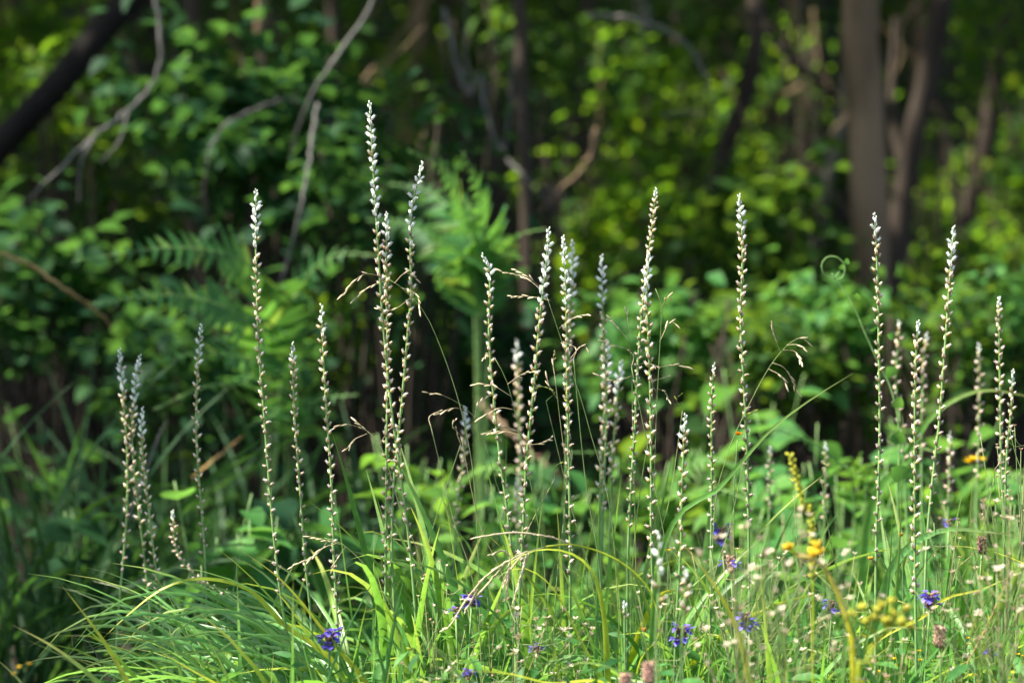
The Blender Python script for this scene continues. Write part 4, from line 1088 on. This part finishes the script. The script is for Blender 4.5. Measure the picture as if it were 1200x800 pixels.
# ------------------------------------------------------------------ grass panicles
spk = lathe([(0.05, 0), (0.13, 0.25), (0.12, 0.6), (0.05, 0.92)], 5)
SPK = {'straw': spk.mesh("spikelet", M['straw']), 'lime': spk.mesh("spikelet", M['lime_bud'])}
def panicle(label, stem_pts, Y, branches, mat='straw', L=0.013, r=0.0008, group="fine grass panicles", stemmat='stem_thin', fat=0.75, name="panicle_grass", gap=0.0095):
    """thin culm through photo points (root end first) with side branches that carry spikelets"""
    wp = [P(a, b, Y) for a, b in stem_pts]
    g = Vector((wp[0].x+(wp[0].x-wp[1].x)*0.5, Y, 0)); g.z = gz(g.x, g.y)
    base = g.copy()
    t = thing(name, label, "grass stalk", base, group)
    mb = MB(); tube(mb, smooth_path([g]+wp, 40), r*1.5, r*0.6, 5)
    link("stem", mb.mesh("stem", M[stemmat], base), t)
    for br in branches:
        bp = smooth_path([P(a, b, Y+random.uniform(-.02, .02)) for a, b in br], 12)
        mb = MB(); tube(mb, bp, r*0.55, r*0.3, 4)
        link("branchlet", mb.mesh("branchlet", M['straw' if mat == 'straw' else stemmat], base), t)
        ln = sum((bp[i+1]-bp[i]).length for i in range(11))
        n = max(2, int(ln*0.72/gap))
        for q in range(n):
            u = 0.30+0.70*(q+0.5)/n
            j = min(10, int(u*11)); p = bp[j].lerp(bp[j+1], u*11-j); d = (bp[j+1]-bp[j]).normalized()
            ax = (d+Vector((random.uniform(-.5, .5), random.uniform(-.4, .4), random.uniform(-.5, .3)))*0.7).normalized()
            X = ax.orthogonal().normalized(); Yv = ax.cross(X); l = L*random.uniform(0.8, 1.2)
            o = p-base
            mm = Matrix([[X[i]*l*fat, Yv[i]*l*fat, ax[i]*l, o[i]] for i in range(3)]+[[0, 0, 0, 1]])
            link("spikelet", SPK['lime' if mat == 'lime' else 'straw'], t, mm)
    return t
panicle("fine panicle spraying out beside the bent-tip spike's neighbour", [(720, 640), (690, 500), (665, 420), (640, 345)], 5.2, [[(640, 345), (615, 325), (585, 318)], [(645, 352), (625, 348), (597, 347)], [(637, 340), (620, 325), (602, 315)], [(655, 385), (672, 372), (690, 368)], [(668, 420), (682, 405), (690, 410)]])
panicle("fine panicle hanging over the tall pair of stems", [(560, 640), (545, 500), (505, 380), (468, 335), (452, 325)], 5.2, [[(452, 325), (425, 322), (400, 347)], [(455, 328), (435, 335), (415, 350)], [(470, 337), (488, 345), (492, 365)], [(462, 332), (475, 320), (490, 328)], [(480, 350), (462, 362), (440, 362)]])
panicle("fine panicle fanning beside the white-clustered spike", [(745, 660), (742, 520), (740, 430), (735, 380)], 5.35, [[(738, 400), (725, 385), (715, 372)], [(737, 390), (735, 370), (732, 362)], [(740, 410), (722, 405), (705, 400)], [(741, 430), (758, 425), (772, 430)], [(741, 440), (722, 446), (700, 440)]])
panicle("fine nodding panicle right of the white-clustered spike", [(765, 660), (768, 520), (772, 430), (775, 360), (768, 338)], 5.2, [[(773, 400), (785, 378), (795, 382)], [(772, 430), (790, 428), (808, 430)], [(775, 360), (783, 348), (788, 352)], [(770, 455), (780, 460), (784, 470)]])
panicle("leaning panicle with drooping straw branches before the large-leaved shrub", [(835, 640), (850, 540), (880, 470), (905, 425), (925, 402)], 5.1, [[(925, 402), (938, 396), (948, 402)], [(918, 410), (932, 412), (940, 425)], [(905, 425), (920, 432), (935, 460)], [(900, 432), (915, 440), (922, 452)], [(915, 414), (908, 395), (905, 380)], [(922, 404), (935, 404), (944, 410)]])
panicle("wispy panicle reaching left beside the soft distant spike", [(600, 660), (580, 560), (556, 490), (530, 468)], 5.25, [[(530, 468), (515, 462), (498, 460)], [(545, 480), (530, 478), (512, 486)], [(556, 490), (560, 475), (575, 462)], [(565, 510), (585, 500), (600, 503)]])
panicle("wispy drooping panicle over the sedge tussock", [(500, 700), (470, 600), (445, 520), (420, 500)], 5.3, [[(420, 500), (405, 497), (390, 502)], [(430, 508), (415, 515), (405, 528)], [(445, 520), (455, 505), (462, 498)], [(440, 515), (425, 500), (415, 492)]])
panicle("thin panicle with pinkish branches left of the bright cream spike", [(640, 700), (628, 600), (612, 520), (595, 450), (580, 420)], 5.15, [[(580, 420), (572, 415), (566, 420)], [(595, 450), (612, 438), (628, 435)], [(602, 480), (585, 478), (562, 490)], [(610, 510), (590, 505), (568, 508)], [(612, 520), (630, 520), (648, 512)], [(600, 465), (578, 452), (556, 450)]])
panicle("low spraying panicle hanging over the sedge and violet flower", [(470, 760), (440, 680), (405, 640), (380, 630)], 5.1, [[(400, 638), (380, 632), (360, 628)], [(395, 636), (378, 642), (362, 655)], [(385, 632), (372, 648), (340, 665)], [(405, 640), (395, 655), (388, 670)]])
panicle("stiff fine grass stalk at the left of the sunlit fern", [(690, 700), (672, 600), (660, 520), (650, 440)], 5.3, [[(650, 440), (648, 425), (650, 412)], [(655, 470), (645, 455), (640, 440)]])
for k, (x0, y0, x1, y1) in enumerate([(560, 720, 505, 500), (700, 720, 640, 470), (705, 700, 672, 420), (755, 700, 800, 480), (790, 720, 740, 430), (650, 720, 668, 480), (600, 720, 540, 510), (830, 720, 880, 500), (480, 740, 540, 520), (1000, 740, 962, 560), (1130, 740, 1165, 560), (950, 720, 930, 580), (740, 700, 770, 460), (580, 730, 650, 560)]):
    panicle("hair-thin grass stalk slanting among the crowded spikes", [(x0, y0), ((x0+x1)/2+random.uniform(-8, 8), (y0+y1)/2), (x1, y1)], random.uniform(5.05, 5.4), [[(x1, y1), (x1+random.uniform(-10, 10), y1-12), (x1+random.uniform(-16, 16), y1-20)]], 'lime' if k % 2 else 'straw', 0.008, 0.0009, "hair-thin grass stalks")

def droop():
    """the bowed straw head of a foxtail-like grass"""
    Y = 5.0
    stem = [(745, 800), (772, 745), (765, 700), (745, 672), (712, 650), (672, 638), (640, 640)]
    wp = [P(a, b, Y) for a, b in stem]
    g = Vector((wp[0].x, Y, gz(wp[0].x, Y))); base = g.copy()
    t = thing("bowed_seed_grass", "bowed grass stalk with drooping straw-coloured seed heads", "grass stalk", base)
    mb = MB(); tube(mb, smooth_path([g]+wp, 50), 0.0020, 0.0014, 6)
    link("stem", mb.mesh("stem", M['yellow_blade'], base), t)
    heads = [[(640, 640), (605, 652), (570, 675), (545, 705), (528, 732), (519, 738)], [(672, 638), (640, 628), (600, 624), (555, 630)], [(600, 655), (590, 645), (575, 650)],
             [(590, 662), (575, 680), (556, 700), (543, 702)], [(612, 650), (598, 668), (588, 690)], [(620, 647), (606, 690), (602, 704)], [(598, 648), (597, 668), (592, 702)], [(618, 645), (612, 670), (610, 675)], [(560, 690), (552, 705), (545, 715)]]
    for h in heads:
        bp = smooth_path([P(a, b, Y+random.uniform(-.01, .01)) for a, b in h], 22)
        mb = MB(); tube(mb, bp, 0.0015, 0.0010, 6, 0.0, rfun=lambda u: 0.0007+0.0010*math.sin(math.pi*min(1, max(0, u*1.05-0.05)))*(0.8+0.35*math.sin(u*60)))
        o = link("seed_head", mb.mesh("seed_head", M['straw'], base), t)
        ln = sum((bp[i+1]-bp[i]).length for i in range(21)); n = int(ln/0.006)
        mb = MB()
        for q in range(n):
            u = 0.12+0.88*(q+0.5)/n; j = min(20, int(u*21)); p = bp[j].lerp(bp[j+1], u*21-j); d = (bp[j+1]-bp[j]).normalized()
            ax = (d+Vector((random.uniform(-.5, .5), random.uniform(-.5, .5), random.uniform(-.5, .5)))*0.6).normalized()
            X = ax.orthogonal().normalized(); Yv = ax.cross(X); l = 0.009
            mm = Matrix([[X[i]*l*0.95, Yv[i]*l*0.95, ax[i]*l, p[i]] for i in range(3)]+[[0, 0, 0, 1]])
            mb.add([mm @ Vector(v) for v in spk.v], spk.f, spk.t)
        tag(link("grains", mb.mesh("grains", M['straw'], base), o), kind="stuff")
droop()

# ------------------------------------------------------------------ wild flowers
def star_mesh(n, mat, up=0.7, wid=0.2, name="seed_head"):
    mb = MB()
    for k in range(n):
        a = 2*math.pi*k/n+random.uniform(-.2, .2); e = up*random.uniform(0.6, 1.3)
        d = Vector((math.cos(a), math.sin(a), e)).normalized()*random.uniform(0.75, 1.0)
        s = Vector((-math.sin(a), math.cos(a), 0))*wid
        c = d*0.5+Vector((0, 0, 0.06))
        mb.add([(0, 0, 0), c-s, d, c+s], [(0, 1, 2), (0, 2, 3)], [0, 0.5, 1, 0.5])
    mb.add([(0.16*math.cos(q*1.047), 0.16*math.sin(q*1.047), 0.05) for q in range(6)]+[(0, 0, -0.25), (0, 0, 0.25)],
           [(q, (q+1) % 6, 7) for q in range(6)]+[((q+1) % 6, q, 6) for q in range(6)], [0.2]*6+[0, 0.6])
    return mb.mesh(name, M[mat], smooth=False)
STAR = [star_mesh(6, 'husk'), star_mesh(5, 'husk', 1.2), star_mesh(7, 'husk', 0.4), star_mesh(6, 'pink_head', 1.0)]
def seed_plant(label, px, Y, top, spread, n, size, group="dry seed-head plants", mats=(0, 1, 2), low=None, stemmat='stem_thin'):
    k = Y/4000.0
    x = (px-600)*k; base = Vector((x, Y, gz(x, Y)))
    h = CAM_Z-(top-400)*k-base.z
    t = thing("seed_head_plant", label, "plant", base, group)
    hub = Vector((random.uniform(-.02, .02), 0, h*0.55))
    main = smooth_path([Vector((0, 0, -0.01)), Vector((random.uniform(-.02, .02), 0, h*0.3)), hub, hub+Vector((random.uniform(-.03, .03), 0, h*0.42))], 16)
    mb = MB(); tube(mb, main, 0.0016, 0.0007, 5)
    link("stem", mb.mesh("stem", M[stemmat]), t)
    for i in range(int(n*0.62)):
        u = random.uniform(0.45, 1.0); j = min(14, int(u*15)); a = main[j]
        e = Vector((random.gauss(0, 0.5)*spread*k, random.gauss(0, 0.35)*spread*k, h*random.uniform(0.66, 1.0)))
        if e.z < a.z: e.z = a.z+0.02
        mid = a.lerp(e, 0.5)+Vector((0, 0, -0.01))
        mb = MB(); tube(mb, smooth_path([a, mid, e], 6), 0.0007, 0.0005, 4)
        link("branchlet", mb.mesh("branchlet", M[stemmat]), t)
        s = random.uniform(*size)
        mm = Matrix.Translation(e) @ Matrix.Rotation(random.uniform(0, 6.28), 4, 'Z') @ Matrix.Rotation(random.uniform(-.8, .8), 4, 'X') @ Matrix.Diagonal((s, s, s, 1))
        link("seed_head", STAR[random.choice(mats)], t, mm)
    return t
seed_plant("blurred foreground plant crowded with cream papery seed heads", 880, 4.45, 598, 70, 46, (0.007, 0.010))
seed_plant("blurred cream seed-head plant with its heads spread wide, before the violet flower", 925, 4.4, 585, 80, 34, (0.007, 0.011))
seed_plant("soft blurred cluster of tan seed heads near the yellow umbel", 1000, 4.4, 672, 45, 22, (0.007, 0.011))
seed_plant("plant of small starry dried flowers below the drooping seed head", 605, 5.0, 700, 75, 44, (0.007, 0.011))
seed_plant("plant with pale pink starry seed heads beneath the leaning cream spike", 655, 5.0, 725, 60, 34, (0.007, 0.011))
seed_plant("tall seed-head plant beside the tawny violet-lipped flower", 850, 5.0, 640, 60, 34, (0.006, 0.009))
seed_plant("seed-head plant with pinkish stars under the tall straight spike", 905, 5.05, 640, 60, 34, (0.006, 0.009))
seed_plant("fine starry seed-head plant beside the orange-yellow buds", 980, 5.1, 628, 40, 16, (0.006, 0.009))
seed_plant("branching dry plant with cream heads by the wiry stalks", 1165, 4.75, 575, 85, 60, (0.006, 0.010), low=1)
seed_plant("dense dry plant full of tan husks in the sunny corner", 1185, 4.6, 660, 70, 50, (0.006, 0.010))
seed_plant("low tan seed-head plant between clover-like heads", 1120, 4.8, 700, 70, 36, (0.006, 0.010))
seed_plant("grey-budded wiry plant beside the wide arching blade", 1110, 5.15, 600, 45, 26, (0.004, 0.006), mats=(3, 0))
seed_plant("wiry grey-budded stalk tangled round the short right spike", 1190, 5.2, 470, 40, 26, (0.004, 0.006), mats=(3, 0))
seed_plant("slim dusty plant with small grey buds beside the upright grass tuft", 515, 5.15, 655, 45, 30, (0.004, 0.006), mats=(3, 0))
seed_plant("dusty small-budded plant rising beside the curling leaf", 570, 5.2, 690, 45, 24, (0.004, 0.006), mats=(3, 0))
seed_plant("thin plant with scattered husks between the blurred foreground spikes", 785, 4.9, 690, 50, 26, (0.005, 0.008))
seed_plant("low husk-covered plant at the foot of the tall bent-tip spike", 540, 4.85, 745, 60, 26, (0.006, 0.009))
seed_plant("low husk-covered plant under the bright yellow slanting blade", 870, 4.75, 740, 70, 30, (0.006, 0.009))
seed_plant("low husk-covered plant below the tall dotted spike", 1030, 4.8, 735, 60, 26, (0.006, 0.009))
seed_plant("pink-budded little plant near the yellow umbel stalk", 1045, 4.7, 755, 25, 10, (0.006, 0.009), mats=(3,))

def petal_mesh(mat, name="petal"):
    mb = MB()
    V, F, T = TL["round"]
    mb.add(V.tolist(), F.tolist(), T.tolist())
    return mb.mesh(name, M[mat])
VP = petal_mesh('violet'); YP = petal_mesh('yellow_petal'); OP = petal_mesh('orange_petal')
CAL = caps.mesh("calyx", M['calyx']); PCAL = caps.mesh("bract", M['pink_head'])
def selfheal(label, px, py, Y, n, size=1.0, head=14, calm=None, group="violet selfheal flowers"):
    c = P(px, py, Y); base = Vector((c.x+random.uniform(-.02, .02), Y, gz(c.x, Y)))
    t = thing("selfheal_flower", label, "flower", base, group)
    q = c-base; size *= 0.85
    mb = MB(); tube(mb, smooth_path([Vector((0, 0, -0.01)), Vector((q.x*0.3, 0, q.z*0.5)), q], 10), 0.0018, 0.0015, 5)
    link("stem", mb.mesh("stem", M['stem_green']), t)
    for k in range(head):
        a = k*2.4; hz = (k/head-0.5)*0.024*size
        ax = Vector((math.cos(a), math.sin(a), 0.7)).normalized(); X = ax.orthogonal().normalized(); Yv = ax.cross(X); l = 0.011*size
        o = q+Vector((0, 0, hz))
        link("calyx", calm or CAL, t, Matrix([[X[i]*l, Yv[i]*l, ax[i]*l, o[i]] for i in range(3)]+[[0, 0, 0, 1]]))
    for k in range(n):
        a = k*6.283/max(1, n)+random.uniform(-.4, .4); hz = random.uniform(-0.006, 0.016)*size
        for s in (0.35, -0.5):
            p = q+Vector((math.cos(a)*0.008, math.sin(a)*0.008, hz))*size
            l = 0.013*size*random.uniform(0.85, 1.1)
            link("petal", VP, t, Matrix.Translation(p) @ Matrix.Rotation(a-math.pi/2, 4, 'Z') @ Matrix.Rotation(s+random.uniform(-.3, .3), 4, 'X') @ Matrix.Diagonal((l, l, l, 1)))
    for k in range(4):
        a = k*1.57+random.uniform(-.4, .4); zz = q.z*(0.55+0.1*k)
        link("leaf", leaf_proto('lance', 'herb'), t, Matrix.Translation((q.x*0.6, 0, zz)) @ Matrix.Rotation(a, 4, 'Z') @ Matrix.Rotation(0.5, 4, 'X') @ Matrix.Diagonal((0.045, 0.045, 0.045, 1)))
selfheal("deep blue-violet dense flower head in the sedge tussock", 386, 751, 5.1, 13, 1.25, 16)
selfheal("violet flower under the drooping straw seed head", 553, 702, 5.15, 9, 1.1)
selfheal("small violet bloom just below another, beside a curling leaf", 534, 718, 5.1, 4, 0.8, 6)
selfheal("violet bloom among the starry dried flowers", 629, 760, 5.05, 5, 0.9, 8)
selfheal("pale violet bloom low among husks", 549, 792, 4.85, 5, 0.9, 8)
selfheal("violet head half hidden by the blurred foreground spike", 799, 746, 5.05, 10, 1.2)
selfheal("soft blurred lavender flower behind the slim pinkish spike", 845, 629, 5.7, 9, 1.3)
selfheal("tawny faded head with a few violet lips on top", 856, 662, 5.05, 4, 1.1, 18, PCAL)
selfheal("bright open violet flower by the yellow slanting blade", 873, 729, 5.0, 10, 1.2)
selfheal("violet flower near the orange-yellow buds", 975, 712, 5.1, 7, 1.0)
selfheal("violet flower with two raised lips beside the peach-coloured spike", 1090, 706, 5.05, 8, 1.15)
selfheal("pair of tiny blurred violet petals behind the wide arching blade", 1112, 615, 5.6, 3, 0.9, 6)
selfheal("faint violet bloom in the sunny corner", 1160, 765, 4.85, 3, 0.7, 8)
selfheal("faded brown-purple head standing by the wiry stalks", 1151, 640, 5.1, 0, 1.1, 26)
selfheal("pink clover-like head in bright sun, beside pointed yellow leaves", 1101, 748, 4.85, 0, 1.3, 34, PCAL)
selfheal("blurred pink and green head at the meadow's near edge", 760, 790, 4.5, 0, 1.25, 30, PCAL)
selfheal("blurred rosy head beside the pink and green one", 733, 803, 4.45, 0, 1.2, 24, PCAL)

def buds(name, label, pts, Y, heads, mesh, size, r=0.0035, stemmat='yellow_blade', group=None, per=6):
    wp = [P(a, b, Y) for a, b in pts]
    g = Vector((wp[0].x, Y, gz(wp[0].x, Y))); base = g.copy()
    t = thing(name, label, "flower", base, group)
    mb = MB(); tube(mb, smooth_path([g]+wp, 30), r, r*0.7, 6)
    link("stem", mb.mesh("stem", M[stemmat], base), t)
    for a, b in heads:
        c = P(a, b, Y+random.uniform(-.01, .01))
        near = min(wp, key=lambda p: (p-c).length)
        if (near-c).length > 0.012:
            mb = MB(); tube(mb, smooth_path([near, near.lerp(c, 0.5)+Vector((0, 0, 0.004)), c], 7), r*0.45, r*0.3, 5)
            link("branchlet", mb.mesh("branchlet", M[stemmat], base), t)
        for q in range(per):
            l = size*random.uniform(0.8, 1.1)
            link(mesh.name.split('.')[0], mesh, t, Matrix.Translation(c-base) @ Matrix.Rotation(q*6.283/per+random.uniform(-.3, .3), 4, 'Z') @ Matrix.Rotation(random.uniform(0.2, 1.0), 4, 'X') @ Matrix.Diagonal((l, l, l, 1)))
LP = bud.mesh("bud", M['lime_bud']); YB = bud.mesh("bud", M['yellow_petal']); OB = bud.mesh("bud", M['orange_petal'])
buds("yellow_bud_stalk", "blurred thick green stalk with orange-yellow buds", [(1000, 790), (990, 720), (972, 675), (955, 655), (932, 650)], 4.4, [(924, 645), (957, 642), (962, 650), (952, 652)], YB, 0.012, 0.0045, per=5)
buds("yellow_umbel", "blurred yellow-green umbel of tiny buds in the foreground", [(1005, 810), (1012, 780), (1030, 748), (1040, 735)], 4.2, [(998, 722), (1010, 714), (1022, 727), (1034, 712), (1045, 708), (1050, 722), (1062, 716), (1040, 730), (1056, 732), (1068, 738), (1028, 718), (1016, 732)], LP, 0.010, 0.003, per=6)
buds("yellow_bloom", "soft yellow bloom blurred behind the sunny ferns", [(1140, 640), (1141, 590), (1142, 548)], 6.2, [(1142, 541), (1137, 543), (1148, 540)], YP, 0.016, 0.002, 'stem_green', per=7)
buds("orange_bloom", "small orange bloom beside the tall straight spike", [(860, 600), (862, 550), (864, 515)], 5.3, [(865, 510)], OP, 0.010, 0.001, 'stem_green', per=6)
buds("small_yellow_flower", "tiny yellow flower between the paired tall stems", [(459, 720), (458, 680), (457, 648)], 5.3, [(457, 645)], YP, 0.008, 0.001, 'stem_green')
buds("small_yellow_flower", "tiny yellow flower beside the blurred foreground spike", [(782, 720), (783, 680), (783, 650)], 5.2, [(782, 646)], YP, 0.007, 0.001, 'stem_green')
buds("small_yellow_flower", "tiny orange-tipped bud above the thin blurred stalk", [(754, 780), (752, 755), (754, 742)], 5.0, [(754, 740)], OB, 0.009, 0.001, 'stem_green')
buds("small_yellow_flower", "scattered tiny yellow blossoms at the edge of bare earth", [(30, 830), (28, 800), (30, 785)], 6.3, [(22, 782), (34, 778), (16, 790)], YP, 0.007, 0.001, 'stem_green')
buds("orange_fleck_flower", "tiny orange flower near the wide arching blade", [(1058, 700), (1057, 660), (1056, 630)], 5.2, [(1056, 628), (1020, 655)], OB, 0.006, 0.0008, 'stem_green')
rb = random.Random(3)
for k in range(12):
    x, y = rb.uniform(1000, 1200), rb.uniform(745, 795)
    buds("small_yellow_flower", "tiny yellow flower low in the sunny grass", [(x, 820), (x+2, y+10), (x+2, y+4)], rb.uniform(4.8, 5.2), [(x, y), (x+rb.uniform(-8, 8), y+rb.uniform(4, 12))], YP, 0.005, 0.0007, 'stem_green', "tiny yellow flowers in the sunny grass", 5)
def lime_spike():
    Y = 4.55
    wp = [P(952, 640, Y), P(943, 598, Y), P(934, 560, Y), P(926, 532, Y)]
    g = Vector((wp[0].x, Y, gz(wp[0].x, Y)))
    t = thing("yellow_flower_spike", "blurred yellow-green catkin-like flower spike leaning in front", "flower spike", g)
    path = smooth_path([g]+wp, 40)
    mb = MB(); tube(mb, path, 0.0016, 0.0012, 6)
    link("stem", mb.mesh("stem", M['yellow_blade'], g), t)
    for k in range(70):
        u = 0.72+0.28*k/70; j = min(38, int(u*39)); p = path[j].lerp(path[j+1], u*39-j); tan = (path[j+1]-path[j]).normalized()
        o = Quaternion(tan, k*2.4) @ tan.orthogonal().normalized(); ax = (tan+o*0.9).normalized(); X = ax.orthogonal().normalized(); Yv = ax.cross(X)
        l = 0.009; q = p-g
        link("bud", SPK['lime'], t, Matrix([[X[i]*l*2, Yv[i]*l*2, ax[i]*l, q[i]] for i in range(3)]+[[0, 0, 0, 1]]))
lime_spike()
branch("dry_stick", "straw-coloured dry stalk slanting up through the sunny corner", [(1112, 815, 4.85), (1140, 765, 4.85), (1165, 715, 4.85), (1190, 660, 4.85)], 0.0022, 0.0014, 'twig_tan', [[(1165, 715, 4.85), (1175, 690, 4.85), (1172, 672, 4.85)]], "stalk", None)
branch("withered_stalk", "kinked withered stalk drooping at the edge of bare earth", [(136, 815, 5.3), (122, 785, 5.3), (108, 758, 5.3), (95, 746, 5.3), (85, 746, 5.3), (87, 770, 5.3)], 0.0016, 0.0014, 'twig_grey', (), "stalk", None)
